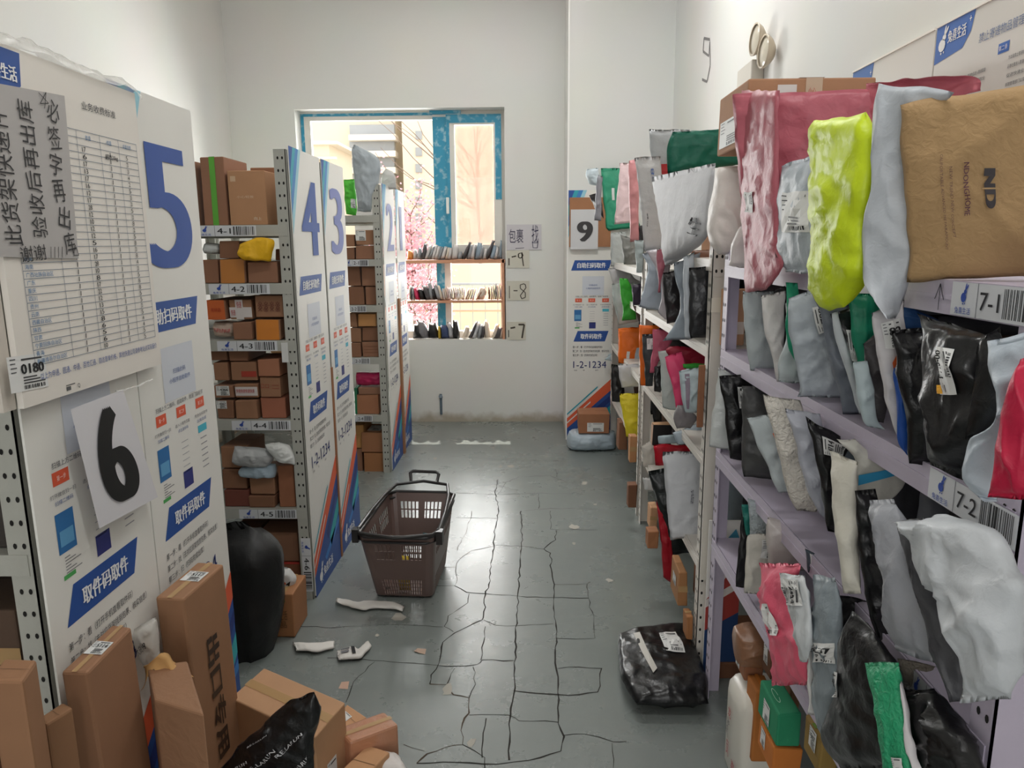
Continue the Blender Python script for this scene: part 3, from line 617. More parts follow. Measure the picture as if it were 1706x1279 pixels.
# ---------------- cardboard boxes ----------------
TAPE = mat((196, 160, 112), .25, alpha=.75); CLEART = film((226, 214, 196), .45)
def jbox(a, b_, rg, j=.004):
    x0, y0, z0 = a; x1, y1, z1 = b_; J = lambda: rg.uniform(-j, j)
    return [(x0+J(), y0+J(), z0), (x1+J(), y0+J(), z0), (x1+J(), y1+J(), z0), (x0+J(), y1+J(), z0), (x0+J(), y0+J(), z1+J()), (x1+J(), y0+J(), z1+J()), (x1+J(), y1+J(), z1+J()), (x0+J(), y1+J(), z1+J())]
def carton(Pn, label, col=(168, 124, 88), name='cardboard_box', cat='box', group=None, tape='front', lab=None, seam=True, prints=None, tapecol=None, bev=.005, fm='y', m=None):
    """P: 4 bottom + 4 top corners (near-left, near-right, far-right, far-left)"""
    Pn = [Vector(p) for p in Pn]
    m = m or card(col)
    o = link(name, Pn, [(0,3,2,1),(4,5,6,7),(0,1,5,4),(1,2,6,5),(2,3,7,6),(3,0,4,7)], m, label=label, cat=cat, group=group); bevel(o, bev)
    A, B_, C_, D_, E_, F_, G_, H_ = Pn
    def quad(a, b1, c, d): # s along a->b1, t along a->d
        n = (b1-a).cross(d-a).normalized()
        return lambda s, t, off=0.: a.lerp(b1, s).lerp(d.lerp(c, s), t)+n*(off+.0008)
    faces = {'front': quad(A, B_, F_, E_), 'top': quad(E_, F_, G_, H_), 'left': quad(D_, A, E_, H_), 'right': quad(B_, C_, G_, F_)}
    tm = mat(tapecol, .3) if tapecol else TAPE
    sm = flat(tuple(int(v*.55) for v in col), .9)
    if tape:
        S = []
        if tape == 'front': S = [[GRID(0, .42, 1, .60, tm, 1)]]
        if tape == 'vfront': S = [[GRID(.38, 0, .62, 1, tm, 1)]]
        if tape == 'wrap': S = [[GRID(.05, .0, .95, 1, tm, 1)]]
        if S: decal(o, 'tape', faces['front'], [x[0] for x in S], step=.0006, label='orange tape' if tapecol else None)
        if tape in ('vfront', 'top'): decal(o, 'tape', faces['top'], [GRID(.40, 0, .60, 1, tm, 1)], step=.0006)
        if tape == 'ltop': decal(o, 'tape', faces['top'], [GRID(0, .40, 1, .60, tm, 1)], step=.0006)
    if seam: decal(o, 'flap_seam', faces['top'], [LN(0.01, .5, .99, .5, .012, sm, 1)] if tape != 'vfront' and tape != 'top' else [LN(.5, .01, .5, .99, .012, sm, 1)], step=.0005)
    if lab:
        fc, num, (x0, y0, x1, y1) = lab[:3]
        decal(o, 'shipping_label', faces[fc], label_shapes(num, x0, y0, x1, y1, seed=hash(label) % 99 if 0 else len(label)), step=.0009, label='white shipping label')
    if prints:
        for fc, S in prints: decal(o, 'box_print', faces[fc], S, step=.0007)
    o['_f'] = 0; del o['_f']
    return o, faces

def wrinkle(p, f, seed):
    p = Vector((p.x, p.y, p.z*.55)) if int(seed) % 3 else Vector((p.x*.6, p.y*.6, p.z))
    a_ = 1-abs(noise.noise(p*f+Vector((seed, 0, 0))))*2; b_ = 1-abs(noise.noise(p*f*2.3+Vector((0, seed, 0))))*2
    return max(0, a_)**5*1.1+max(0, b_)**4*.5-.25
# ---------------- pouches and mailers ----------------
def catmull(vals, t):
    n = len(vals)-1; k = min(int(t), n-1); f_ = t-k; p1, p2 = vals[k], vals[k+1]
    p0 = vals[k-1] if k > 0 else p1*2-p2; p3 = vals[k+2] if k+2 <= n else p2*2-p1
    return .5*((2*p1)+(-p0+p2)*f_+(2*p0-5*p1+4*p2-p3)*f_*f_+(-p0+3*p1-3*p2+p3)*f_**3)
def pouch(L, Rr, T_, m, name, label, cat, group=None, seed=1, nu=14, nv=22, nrm=None, flange=.05, wr=.006, wf=16, edge=.4, parent=None, back=1.0):
    """a filled mailer between a left and a right border (lists of points, top to bottom)"""
    L = [Vector(p) for p in L]; Rr = [Vector(p) for p in Rr]; n_ = len(L)-1
    if nrm is None:
        nrm = (Rr[n_//2]-L[n_//2]).cross(L[0]-L[-1]).normalized()
        if nrm.dot(Vector((0, 0, CAMH))-L[n_//2]) < 0: nrm = -nrm
    sd = seed*7.31
    mids = [(a_+b_)/2 for a_, b_ in zip(L, Rr)]; cum = [0.]
    for a_, b_ in zip(mids[:-1], mids[1:]): cum.append(cum[-1]+(b_-a_).length)
    cum = [c_/max(cum[-1], 1e-6) for c_ in cum]
    def par(v):
        for k in range(n_):
            if v <= cum[k+1] or k == n_-1: return k+min(1, max(0, (v-cum[k])/max(cum[k+1]-cum[k], 1e-6)))
    def base(u, v): t_ = par(v); a_ = catmull(L, t_); b_ = catmull(Rr, t_); return a_.lerp(b_, u)
    def prof(u, v):
        vv = 0 if (v < flange or v > 1-flange*.8) else (v-flange)/(1-flange*1.8)
        return (max(0, math.sin(math.pi*u)))**edge*(max(0, math.sin(math.pi*min(1, max(0, vv)))))**(edge*.8)
    def S_(u, v, side):
        p = base(u, v); pr = prof(u, v); d = T_/2*pr*(1+.22*noise.noise(p*7+Vector((sd, 0, 0))))*(side if side > 0 else -back)
        d += side*wr*wrinkle(p+Vector((0, side*.3, 0)), wf, sd)*(pr*.8+.2)
        q = noise.noise_vector(p*24+Vector((sd, 5, 1)))*.0035
        return p+nrm*d+q
    V = []; idx = {}
    for side in (1, -1):
        for j in range(nv+1):
            for i in range(nu+1):
                if side < 0 and (i in (0, nu) or j in (0, nv)): idx[(side, i, j)] = idx[(1, i, j)]; continue
                idx[(side, i, j)] = len(V)
                if i in (0, nu) or j in (0, nv): p = base(i/nu, j/nv); V.append(p+noise.noise_vector(p*24+Vector((sd, 5, 1)))*.0045+nrm*noise.noise(p*30)*.004)
                else: V.append(S_(i/nu, j/nv, side))
    F = []
    for side in (1, -1):
        for j in range(nv):
            for i in range(nu):
                f_ = (idx[(side, i, j)], idx[(side, i, j+1)], idx[(side, i+1, j+1)], idx[(side, i+1, j)])
                F.append(f_ if side > 0 else f_[::-1])
    o = link(name, V, F, m, parent, smooth=True, label=label, cat=cat, group=group)
    # s to the right, t upwards, on the front side
    return o, (lambda s, t, off=0.: S_(min(.97, max(.03, s)), min(.98, max(.02, 1-t)), 1)+nrm*(off+.0022))
CROPS = dict(A=(1180, 0, .3752), B=(1180, 440, .344), C=(1180, 840, .3433), D=(920, 200, .3128), E=(1030, 360, .266), G=(920, 580, .328),
             H=(1020, 680, .3125), I=(1160, 960, .2494), J=(1420, 880, .312), K=(1160, 680, .2346), L=(330, 380, .172), M=(340, 570, .1642),
             N=(340, 740, .2658), Wn=(500, 180, .211), S=(1000, 1000, .1563), U=(670, 390, .1641), X=(0, 0, 1.), F=(340, 960, .2494), Y=(0, 800, .3745), Z=(200, 1000, .2182))
def cp(tag_, x, y): o = CROPS[tag_]; return o[0]+x*o[2], o[1]+y*o[2]
BAGS = {}
def bag(crop, rows, col, mode, T_, label, cat='mailer', name='mailer_bag', m=None, dy=0., lab=None, prints=None, xmax=1.06, **kw):
    """rows: left x,y and right x,y down the outline; mode: x of the left border (it stands across the shelf),
    a pair (x left, x right) for one that leans along the aisle, ('y', y0, y1) or ('z', height)"""
    rows = [rows[i:i+4] for i in range(0, len(rows), 4)]
    if isinstance(mode, (int, float)) and kw.pop('widen', True): rows = [(r[0], r[1], r[2]+.6*(r[2]-r[0]), r[3]) for r in rows]
    px = [(cp(crop, r[0], r[1]), cp(crop, r[2], r[3])) for r in rows]
    if isinstance(mode, (int, float)):
        lx = sum(p[0][0] for p in px)/len(px); ly = sum(p[0][1] for p in px)/len(px)
        y = at(0, mode, lx, ly).y+dy; L = [at(1, y, *p[0]) for p in px]; Rr = [at(1, y, *p[1]) for p in px]
    elif mode[0] == 'y': L = [at(1, mode[1], *p[0]) for p in px]; Rr = [at(1, mode[2], *p[1]) for p in px]
    elif mode[0] == 'z': L = [at(2, mode[1], *p[0]) for p in px]; Rr = [at(2, mode[1], *p[1]) for p in px]
    else: L = [at(0, mode[0], *p[0]) for p in px]; Rr = [at(0, mode[1], *p[1]) for p in px]
    for p in L+Rr: p.x = min(p.x, xmax)
    seed = len(BAGS)+1; T_ = T_*.62; kw['wr'] = kw.get('wr', .006)*.75
    if mode[0] == 'z' if isinstance(mode, tuple) else False: kw.setdefault('nrm', Vector((0, 0, 1)))
    nrow = kw.pop('nv', 30); kw.setdefault('nu', 20)
    o, fn = pouch(L, Rr, T_, m or plastic(col), name, label, cat, seed=seed, nv=nrow, **kw)
    BAGS[label] = (o, fn)
    if lab:
        num, (x0, y0, x1, y1) = lab[:2]; rot = lab[2] if len(lab) > 2 else 0
        sh = label_shapes(num, seed=seed)
        if rot: # print turned by 90 degrees
            sh2 = []
            for v, f_, mm, ly in sh: sh2.append(([((1-b_ if rot > 0 else b_), (a_ if rot > 0 else 1-a_)) for a_, b_ in v], f_, mm, ly))
            sh = sh2
        decal(o, 'shipping_label', lambda s, t, off=0.: fn(x0+(x1-x0)*s, y0+(y1-y0)*t, off), sh, step=.0012, label='white shipping label')
    if prints: decal(o, 'print', fn, prints, step=.001)
    return o, fn

# ---------------- parcels on the number 4 rack ----------------
def shelf_z(levels, z):
    c = [l for l in levels if abs(l-z) < .05]
    return min(c, key=lambda l: abs(l-z)) if c else z
rg = random.Random(11)
KB = [(142, 100, 76), (154, 112, 84), (132, 92, 68), (148, 106, 82)]
OR = (206, 120, 40)
def row_boxes(crop, items, y, levels, depth, where, group):
    prevz = None
    for it in items:
        (x0, y0, x1, y1), txt, opt = it
        a = at(1, y, *cp(crop, x0, y0)); c = at(1, y, *cp(crop, x1, y1)); z0 = shelf_z(levels, c.z)+.0015 if opt.get('sit') else c.z+.002
        if opt.get('sit') and abs(z0-c.z) > .05: z0 = c.z
        d = depth*rg.uniform(.8, 1.0); yy = y+rg.uniform(0, .02)+opt.get('dy', 0)
        xr = min(c.x-.0015, -.999 if yy > 3.2 else -1.001)
        if opt.get('bag'):
            L = [(a.x, yy, a.z), (a.x-.004, yy, (a.z+z0)/2), (a.x, yy, z0+.006)]; Rr = [(xr, yy, a.z-.004), (xr+.003, yy, (a.z+z0)/2), (xr, yy, z0+.006)]
            o, f_ = pouch([Vector(p)+Vector((0, .07, 0)) for p in L], [Vector(p)+Vector((0, .07, 0)) for p in Rr], .12, opt.get('m') or plastic(opt['col'], .3), 'parcel_bag', txt+' '+where, 'parcel', seed=len(txt), edge=.22, flange=.01, wr=.012, wf=22)
            if opt.get('red'): decal(o, 'print', f_, [T('快递快递快递', .5, .5, .7, .25, (190, 50, 60))], step=.001)
            continue
        V = jbox((a.x+.001, yy, z0), (xr, yy+d, a.z-.001), rg, .0025)
        carton(V, txt+' '+where, col=opt.get('col', rg.choice(KB)), group=None, tape=opt.get('tape'), tapecol=opt.get('tc'), lab=opt.get('lab'), prints=opt.get('prints'), bev=.004)
S_ = dict(sit=1)
RW = (214, 206, 204); REDP = (186, 44, 52)
row_boxes('L', [
 ((30,300,195,515), 'plain brown carton lower left', S_), ((195,300,465,515), 'carton sealed with wide orange tape, lower middle', dict(sit=1, tape='wrap', tc=(190, 122, 52))), ((470,325,775,520), 'wide brown carton lower right', S_),
 ((8,140,180,270), 'small pouch of white bubble film upper left', dict(bag=1, col=(204, 208, 206))), ((185,120,400,298), 'plain brown carton upper middle', {}),
 ((690,200,780,320), 'small dark brown carton behind the yellow bag', dict(dy=.06, col=(110, 72, 48)))], 3.085, LV4, .30, 'on shelf 4-2 rack level', '')
row_boxes('L', [
 ((95,915,325,1062), 'bubble-wrapped parcel with red print lower left', dict(bag=1, sit=1, col=(196, 176, 160), red=1)), ((330,910,530,1060), 'plain brown carton lower middle', S_), ((545,885,800,1063), 'carton with orange taped front lower right', dict(sit=1, tape='wrap', tc=(206, 126, 44))),
 ((65,700,275,890), 'carton with deep orange taped front upper left', dict(tape='wrap', tc=(200, 96, 40), prints=[('front', [T('易碎品', .5, .5, .5, .2, (170, 50, 30))])])),
 ((280,695,515,890), 'carton crossed with white and red tape upper middle', dict(prints=[('front', [R(.28, 0, .62, 1, RW, 1), R(0, .1, 1, .62, RW, 1), T('快递', .16, .35, .2, .3, REDP), T('快递', .45, .75, .22, .34, REDP)])])),
 ((530,650,825,870), 'carton printed with brown leaf pattern upper right', dict(prints=[('front', [T('※※※※', .5, .55, .8, .36, (110, 62, 44)), T('×※×※', .5, .35, .8, .2, (110, 62, 44))])]))], 3.085, LV4, .30, 'above tag 4-3', '')
row_boxes('M', [
 ((110,590,300,772), 'carton with white label 4367 lowest left', dict(sit=1, lab=('front', '4367', (.0, .55, .62, .98)))), ((310,590,550,772), 'plain brown carton lowest middle', S_), ((555,570,820,772), 'reddish brown carton lowest right', dict(sit=1, col=(160, 100, 76))),
 ((95,440,295,572), 'carton with white label 4366 second row left', dict(lab=('front', '4366', (.1, .2, .8, .98)))), ((295,430,545,572), 'carton with white and red tape second row middle', dict(prints=[('front', [R(.02, .15, .98, .8, RW, 1), T('快递快递快递快递', .45, .5, .8, .3, REDP)])])), ((550,355,775,566), 'carton with faint red frame print second row right', dict(prints=[('front', [T('口口', .25, .55, .4, .2, (150, 60, 44)), LN(.6, .6, .95, .6, .02, (150, 60, 44)), LN(.6, .45, .95, .45, .02, (150, 60, 44))])])),
 ((65,210,240,400), 'plain brown carton third row left', {}), ((250,205,530,400), 'carton with red corner tape third row middle', dict(prints=[('front', [R(.4, .2, .98, .5, (170, 60, 44), 1)])])), ((535,170,775,352), 'plain tan carton third row right', dict(col=(166, 112, 84))),
 ((45,90,228,192), 'flat brown carton topmost left', {}), ((232,90,440,200), 'flat brown carton topmost middle', {}), ((630,90,835,130), 'thin pale cardboard piece hanging topmost right', dict(dy=.03, col=(214, 168, 118)))], 3.085, LV4, .28, 'above tag 4-4', '')
row_boxes('N', [
 ((115,290,285,400), 'dark reddish carton lowest left', dict(sit=1, col=(120, 66, 54))), ((100,160,262,288), 'brown carton second row left', {}), ((90,20,262,157), 'brown carton topmost left', {}),
 ((275,325,448,400), 'flat brown carton lowest middle', S_), ((275,208,446,322), 'brown carton middle under the white pouches', {}), ((452,135,575,402), 'tall upright brown carton at the post', dict(sit=1, col=(150, 98, 70)))], 3.085, LV4, .30, 'above tag 4-5', '')
row_boxes('N', [((150,555,330,745), 'brown carton on the left', dict(col=(120, 78, 54))), ((335,555,595,740), 'wide brown carton upper', {}), ((150,745,370,960), 'dark brown carton on the left', dict(sit=1, col=(96, 62, 44))), ((375,742,606,962), 'brown carton with a red top edge', dict(sit=1, col=(140, 86, 60), prints=[('front', [R(0, .93, 1, 1, (190, 60, 50), 1)])]))], 3.13, LV4, .30, 'at the bottom of rack 4', '')
row_boxes('D', [], 3, LV4, .3, '', '')
CR4 = (300, 220, .3128)
CROPS['O'] = CR4
row_boxes('O', [((60,150,92,497), 'brown carton at the far left', dict(sit=1)), ((93,130,250,495), 'tall carton with a bright green tape band', dict(sit=1, tape='vfront', tc=(90, 168, 52))), ((235,150,400,200), 'wide brown carton behind the tan carton', dict(dy=.27)), ((238,200,462,494), 'tan carton with small white prints', dict(sit=1, col=(182, 136, 100), prints=[('front', [T('小心轻放', .45, .52, .45, .05, (212, 186, 160)), T('向上', .75, .12, .2, .06, (212, 200, 180)), R(.08, .80, .22, .90, (204, 172, 140), 1)])]))], 3.09, LV4, .26, 'on top of rack 4', '')
bag('L', [405,150,560,92, 400,200,725,110, 385,255,720,235, 440,312,700,325], (240, 186, 32), ('y', 3.06, 3.06), .12, 'bright yellow plastic bag bulging above tag 4-2', 'bag', 'plastic_bag', edge=.25, wr=.014, wf=14, flange=.02)
bag('N', [195,10,400,30, 180,70,440,80, 178,110,420,115, 215,135,390,142], (190, 192, 194), ('y', 3.08, 3.08), .12, 'silvery grey pouch lying above tag 4-5', edge=.3, wr=.012, flange=.01)
bag('N', [375,0,470,-18, 400,40,540,20, 440,80,566,80, 480,112,572,135], (216, 218, 216), ('y', 3.05, 3.05), .09, 'white soft pouch slumped topmost above tag 4-5', edge=.35, wr=.01)
bag('N', [235,138,450,120, 215,165,452,160, 225,195,445,200, 255,204,440,205], (172, 190, 204), ('y', 3.09, 3.09), .08, 'pale blue pouch squeezed under the silvery pouch', edge=.3, wr=.012, flange=.01)
# rack 2
CROPS['P'] = (560, 340, .3597)
row_boxes('P', [((88,192,180,252), 'wide carton lowest right', S_), ((40,200,86,252), 'small carton lowest left', S_), ((88,118,178,190), 'carton with a white label upper right', dict(lab=('front', None, (.0, .3, .55, .98)))), ((38,140,86,198), 'carton upper left', {})], 4.965, LV2, .3, 'above tag 2-1', '')
row_boxes('P', [((52,382,130,445), 'lower left carton', S_), ((132,382,190,445), 'lower right carton', S_), ((45,288,113,380), 'upper left carton', {}), ((115,290,188,380), 'upper right carton', {})], 4.99, LV2, .3, 'on the second visible level of rack 2', '')
row_boxes('P', [((62,645,115,700), 'lowest left carton', S_), ((117,638,200,700), 'lowest right carton with brown print', dict(sit=1, prints=[('front', [LN(.1, .3, .9, .3, .03, (120, 70, 40)), LN(.1, .5, .9, .5, .03, (120, 70, 40)), LN(.1, .7, .9, .7, .03, (120, 70, 40))])])), ((60,575,115,642), 'middle left carton', {}), ((117,570,195,636), 'middle right carton', {}), ((58,505,96,572), 'topmost left carton', {}), ((98,508,185,568), 'topmost right golden brown carton', dict(col=(188, 136, 84)))], 4.965, LV2, .3, 'on the third visible level of rack 2', '')
row_boxes('P', [((92,885,198,972), 'brown carton with faint print lowest', dict(sit=1, col=(170, 116, 84))), ((100,852,212,884), 'flat brown carton under the pink parcel', {}), ((78,852,99,970), 'green carton edge', dict(sit=1, col=(44, 120, 84))), ((80,787,212,850), 'magenta pink pouch on the cartons', dict(bag=1, col=(196, 44, 96)))], 4.97, LV2, .3, 'of rack 2', '')
row_boxes('P', [((85,1135,124,1262), 'brown carton on the left', S_), ((126,1152,225,1266), 'big brown carton near the post', dict(col=(164, 112, 72))), ((80,1025,130,1133), 'yellowish carton', dict(col=(190, 140, 84))), ((114,1058,222,1150), 'carton with white label leaning on top', dict(lab=('top', None, (.2, .2, .8, .8)), col=(160, 110, 76)))], 4.975, LV2, .3, 'on the bottom level of rack 2', '')
bag('Wn', [345,565,430,560, 350,650,440,660, 355,750,448,760, 365,835,440,850], (84, 190, 60), ('y', 5.02, 5.02), .12, 'bright green pouch standing on top of rack 2', edge=.25, wr=.01, lab=(None, (.6, .2, .98, .45)))
bag('Wn', [405,330,425,285, 418,450,610,390, 430,600,630,540, 450,740,580,700, 455,815,560,820], (168, 176, 182), ('y', 4.97, 4.97), .10, 'tall pale grey mailer leaning on top of rack 2', edge=.3, wr=.012)
bag('Wn', [655,510,680,478, 640,560,745,520, 636,640,760,640], (196, 194, 190), ('y', 5.25, 5.25), .08, 'pale pointed mailer sticking up behind the number 2 panel', edge=.3)
# rack 3's backside parcels seen over nothing; rack 6 content in the dark at the left edge
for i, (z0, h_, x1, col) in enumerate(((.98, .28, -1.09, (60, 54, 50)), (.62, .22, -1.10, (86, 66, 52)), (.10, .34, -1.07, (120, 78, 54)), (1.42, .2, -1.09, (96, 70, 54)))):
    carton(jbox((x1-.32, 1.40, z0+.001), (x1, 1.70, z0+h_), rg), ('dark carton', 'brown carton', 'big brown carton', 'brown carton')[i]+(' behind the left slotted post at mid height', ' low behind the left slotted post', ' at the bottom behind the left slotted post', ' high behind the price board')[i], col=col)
# ---------------- right racks ----------------
LV7 = [.59, .91, 1.252, 1.54]; LV8 = [.43, .835, 1.235, 1.54]
R7 = rack('shelving_rack', .63, 1.06, .90, 2.40, LV7, 1.62, LILAC, 'lilac-white slotted rack nearest on the right with tags 7-1 and 7-2', 'x-', holes='x', lip=.05)
R8 = rack('shelving_rack', .63, 1.06, 2.56, 4.04, LV8, 1.62, CREAMW, 'cream-white rack in the middle of the right wall', 'x-', holes='xy', lip=.04)
R9 = rack('shelving_rack', .63, 1.06, 4.12, 5.62, LV8[:-1]+[1.45], 1.60, CREAMW, 'cream-white rack farthest on the right beside panel 9', 'x-', holes='xy', lip=.04)
# white plate on the near post of the middle rack
MB().box((.632, 2.545, .36), (.70, 2.556, 1.48)).build('end_plate', mat((212, 206, 196), .35, bump=.1), R8)
MB().box((.628, 2.540, 1.36), (.668, 2.5445, 1.41)).build('tape_patch', flat((226, 220, 206), .4), R8)
def lipfn(px0, px1, z0, z1):   # tag on the aisle side of a beam
    y0 = at(0, .625, px0, 900 if z0 < 1.1 else (820 if z0 < 1.4 else 500)).y; y1 = at(0, .625, px1, 1000 if z0 < 1.1 else (860 if z0 < 1.4 else 500)).y
    return plane_fn((.6262, y0, z0), (0, y1-y0, 0), (0, 0, z1-z0), (-1, 0, 0))
shelf_tag(R7, lipfn(1584, 1735, 1.492, 1.54), '7-1', 31)
shelf_tag(R7, lipfn(1545, 1698, 1.204, 1.252), '7-2', 32)
shelf_tag(R7, lipfn(1535, 1645, .862, .91), '7-3', 33)
decal(R7, 'marker_arrow', plane_fn((.6262, at(0, .63, 1570, 500).y+.02, 1.495), (0, -.04, 0), (0, 0, .04), (-1, 0, 0)), STROKE([(.5, 0), (.5, 1), (.2, .4)], .05, (50, 46, 56))+STROKE([(.5, 1), (.8, .4)], .05, (50, 46, 56)), step=.0005)

# cartons on the right racks: left side in the plane x = xf, near face at the corner pixel
def rbox(crop, pfar, pcor, pr, ptop, pbot, xf, label, levels=None, **kw):
    """pfar, pcor, pr: x of far corner, near corner, right end; ptop, pbot: y at the near corner"""
    xc, yt = cp(crop, pcor, ptop); _, yb = cp(crop, pcor, pbot); xfar, _ = cp(crop, pfar, ptop); xr, _ = cp(crop, pr, ptop)
    a = at(0, xf, xc, yt); b_ = at(1, a.y, xc, yb); far = at(0, xf, xfar, (yt+yb)/2).y; r = at(1, a.y, xr, yt).x
    z0 = b_.z
    if levels is not None:
        for l in levels:
            if abs(l-z0) < .045: z0 = l+.001
    z0 = max(z0, .002); r = min(r, 1.05)
    V = jbox((xf, a.y, z0), (r, far, a.z), random.Random(len(label)), .003)
    return carton(V, label, **kw)
rbox('A', 48, 175, 750, 350, 640, .60, 'large brown carton with clear tape topmost on the near right rack', col=(172, 128, 96), tape='top', lab=('left', None, (.1, .1, .9, .55)), prints=[('front', [R(.45, 0, .58, 1, (196, 172, 148), 1), T('小心', .5, .8, .06, .10, (190, 60, 50)), R(.23, .72, .38, .9, (214, 210, 206), 1)])])
rbox('B', 55, 70, 190, 120, 430, .645, 'brown carton with clear tape at the far end of the 7-2 level', col=(190, 146, 110), levels=LV7, prints=[('front', [R(.35, .4, .65, 1, (214, 196, 176), 1), R(.1, .2, .95, .42, (214, 200, 184), 1)])], tape=None)
b_ = bag('A', [45,745,130,722, 5,930,135,905, 0,1050,140,1060, 40,1130,150,1140], (222, 214, 208), .585, .24, 'puffy white bag under the large carton on the near right rack', edge=.25, wr=.014, wf=14, flange=.01)
bag('A', [140,1000,175,1000, 105,1080,168,1080, 95,1180,165,1195], (216, 208, 206), .60, .08, 'small white film bag hanging below the puffy white bag', edge=.3, dy=-.02)
bag('A', [105,418,770,395, 120,600,760,600, 140,820,740,820, 160,1000,720,1000], (182, 98, 110), ('y', 2.02, 1.86), .05, 'wide dusty pink mailer along the top of the near right rack', wr=.012, nu=30, flange=.02)
bag('A', [150,400,310,400, 135,650,312,640, 150,900,315,900, 160,1100,320,1100, 165,1279,330,1190, 180,1300,260,1285], (168, 88, 99), (.575, .575), .05, 'hanging dusty pink mailer hanging over the top shelf edge', wr=.012, xmax=.6, lab=(None, (.28, .42, .5, .52), 1), flange=.02)
bag('A', [700,372,1000,335, 700,420,1190,345, 700,600,1210,400], (196, 106, 118), ('y', 1.88, 1.66), .03, 'long end of a dusty pink mailer pointing to the wall posters', wr=.01, nu=24)
bag('A', [325,738,478,678, 312,900,482,900, 312,1100,484,1100, 345,1205,470,1215], (174, 182, 189), (.585, .60), .07, 'grey-blue mailer with barcode label beside the lime bag', lab=(None, (.35, .38, .97, .72)), prints=[T('5310', .12, .22, .30, .07, INK, rot=90)], wr=.01)
bag('A', [470,535,700,505, 458,600,730,600, 488,800,725,800, 482,1000,700,1000, 475,1200,688,1200, 500,1335,640,1290, 545,1378,600,1365], (196, 216, 28), (.55, .55), .10, 'lime yellow-green mailer bulging on the top shelf of the near right rack', edge=.3, wr=.014, wf=13, flange=.02)
bag('A', [755,370,1092,408, 735,500,1000,520, 722,800,920,800, 692,1000,930,1000, 688,1200,900,1200, 705,1290,880,1275, 790,1415,838,1415], (186, 191, 197), (.545, .60), .06, 'silvery blue mailer squeezed between the lime bag and the kraft mailer', wr=.018, wf=12, flange=.02)
b_, fn = bag('A', [845,462,1560,362, 860,700,1560,650, 882,1000,1560,950, 890,1160,1560,1100, 884,1250,1560,1218], (176, 142, 92), ('y', 1.16, 1.06), .07, 'large quilted kraft mailer printed ND NDONGHOME, nearest on the top shelf', 'mailer', 'kraft_mailer', m=mat((168, 136, 94), .75, bump=.35, bscale=70, var=.08), wr=.011, wf=6, nu=34, nv=30, edge=.25, flange=.02)
ndk = (44, 36, 40)
decal(b_, 'print', fn, [T('N', .585, .545, .085, .07, ndk, rot=-90, bold=.06, skew=0), T('D', .585, .455, .085, .07, ndk, rot=-90, bold=.06), R(.535, .498, .64, .506, (172, 138, 92), 4),
    T('NDONGHOME', .43, .50, .27, .035, (86, 40, 56), rot=-90, bold=.01), T('NEW TREND NEW CONCEPT', .335, .44, .36, .018, (110, 78, 66), rot=-90), T('CALIFORTABLE ADVANCED MIE PARAMOUNT', .28, .44, .50, .018, (110, 78, 66), rot=-90)], step=.001)

# 7-1 to 7-2 level
PT = (176, 184, 186); PB = (168, 175, 182); BK = (30, 29, 32); WB = (212, 208, 206); DG = (96, 100, 106)
bag('B', [165,132,262,132, 176,300,278,310, 192,430,292,450, 205,515,312,520], PT, .60, .05, 'pale teal mailer leaning beside the brown carton on the 7-2 level')
bag('B', [255,150,330,130, 275,300,335,320, 300,420,348,430, 335,572,418,570], WB, .59, .04, 'narrow white mailer between the pale teal ones on the 7-2 level', wr=.008)
bag('B', [318,125,382,92, 322,260,368,260, 322,400,352,420, 335,430,345,440], BK, .61, .04, 'small black mailer tucked behind the white one on the 7-2 level')
bag('B', [370,190,440,200, 380,330,440,360, 345,450,440,500, 342,570,440,572], PT, .60, .04, 'pale teal mailer with a wide foot on the 7-2 level')
bag('B', [372,92,412,95, 376,250,420,260, 385,390,430,390, 430,500,500,540, 470,642,552,632], (26, 138, 104), .605, .03, 'thin emerald mailer showing behind the big grey-blue mailer')
bag('B', [388,165,500,105, 392,330,560,255, 428,500,590,400, 445,590,620,560, 436,645,640,650], PB, .575, .05, 'big grey-blue mailer labelled 708 on the 7-2 level', lab=('708', (.45, .62, .85, .86), 1), wr=.012)
bag('B', [500,120,610,195, 560,300,650,300, 590,500,690,500, 640,620,720,600, 650,728,736,722], (112, 118, 128), .60, .05, 'dark grey mailer with a crumpled foot on the 7-2 level', wr=.014, dy=.0)
bag('B', [595,235,690,200, 640,350,712,350, 680,500,722,500, 742,705,770,700], BK, .60, .03, 'slanting black mailer with labels on the 7-2 level', lab=('708', (.2, .5, .9, .8), 1))
bag('B', [592,235,612,228, 622,380,645,375, 665,520,690,515, 732,725,765,725], (190, 196, 200), .595, .02, 'thin pale edge of a mailer slanting on the 7-2 level', dy=-.004)
bag('B', [680,140,800,140, 690,300,790,300, 715,450,790,480, 735,560,800,600], (22, 128, 98), .60, .04, 'teal green mailer on the 7-2 level')
bag('B', [705,470,745,460, 722,600,770,600, 740,740,790,740, 770,785,822,800], (176, 190, 194), .585, .03, 'pale foot of a mailer below the teal green one')
bag('B', [748,380,800,320, 762,500,832,500, 772,650,835,650, 790,760,830,772], (60, 56, 58), .60, .04, 'charcoal mailer with a curled top on the 7-2 level')
bag('B', [787,235,888,160, 812,400,905,400, 842,560,925,560, 872,700,938,700, 930,892,942,898], (206, 202, 204), .585, .03, 'white mailer with an orange swirl on the 7-2 level', prints=[*STROKE([(.30, .60), (.5, .66), (.72, .63), (.75, .58), (.5, .53), (.45, .50), (.55, .52)], .05, (216, 96, 44), 3), *label_shapes('82', .2, .72, .8, .90, 3)])
bag('B', [900,160,1060,290, 905,200,1060,300, 905,310,1060,315], (30, 70, 120), .62, .04, 'dark blue mailer hidden high at the back of the 7-2 level')
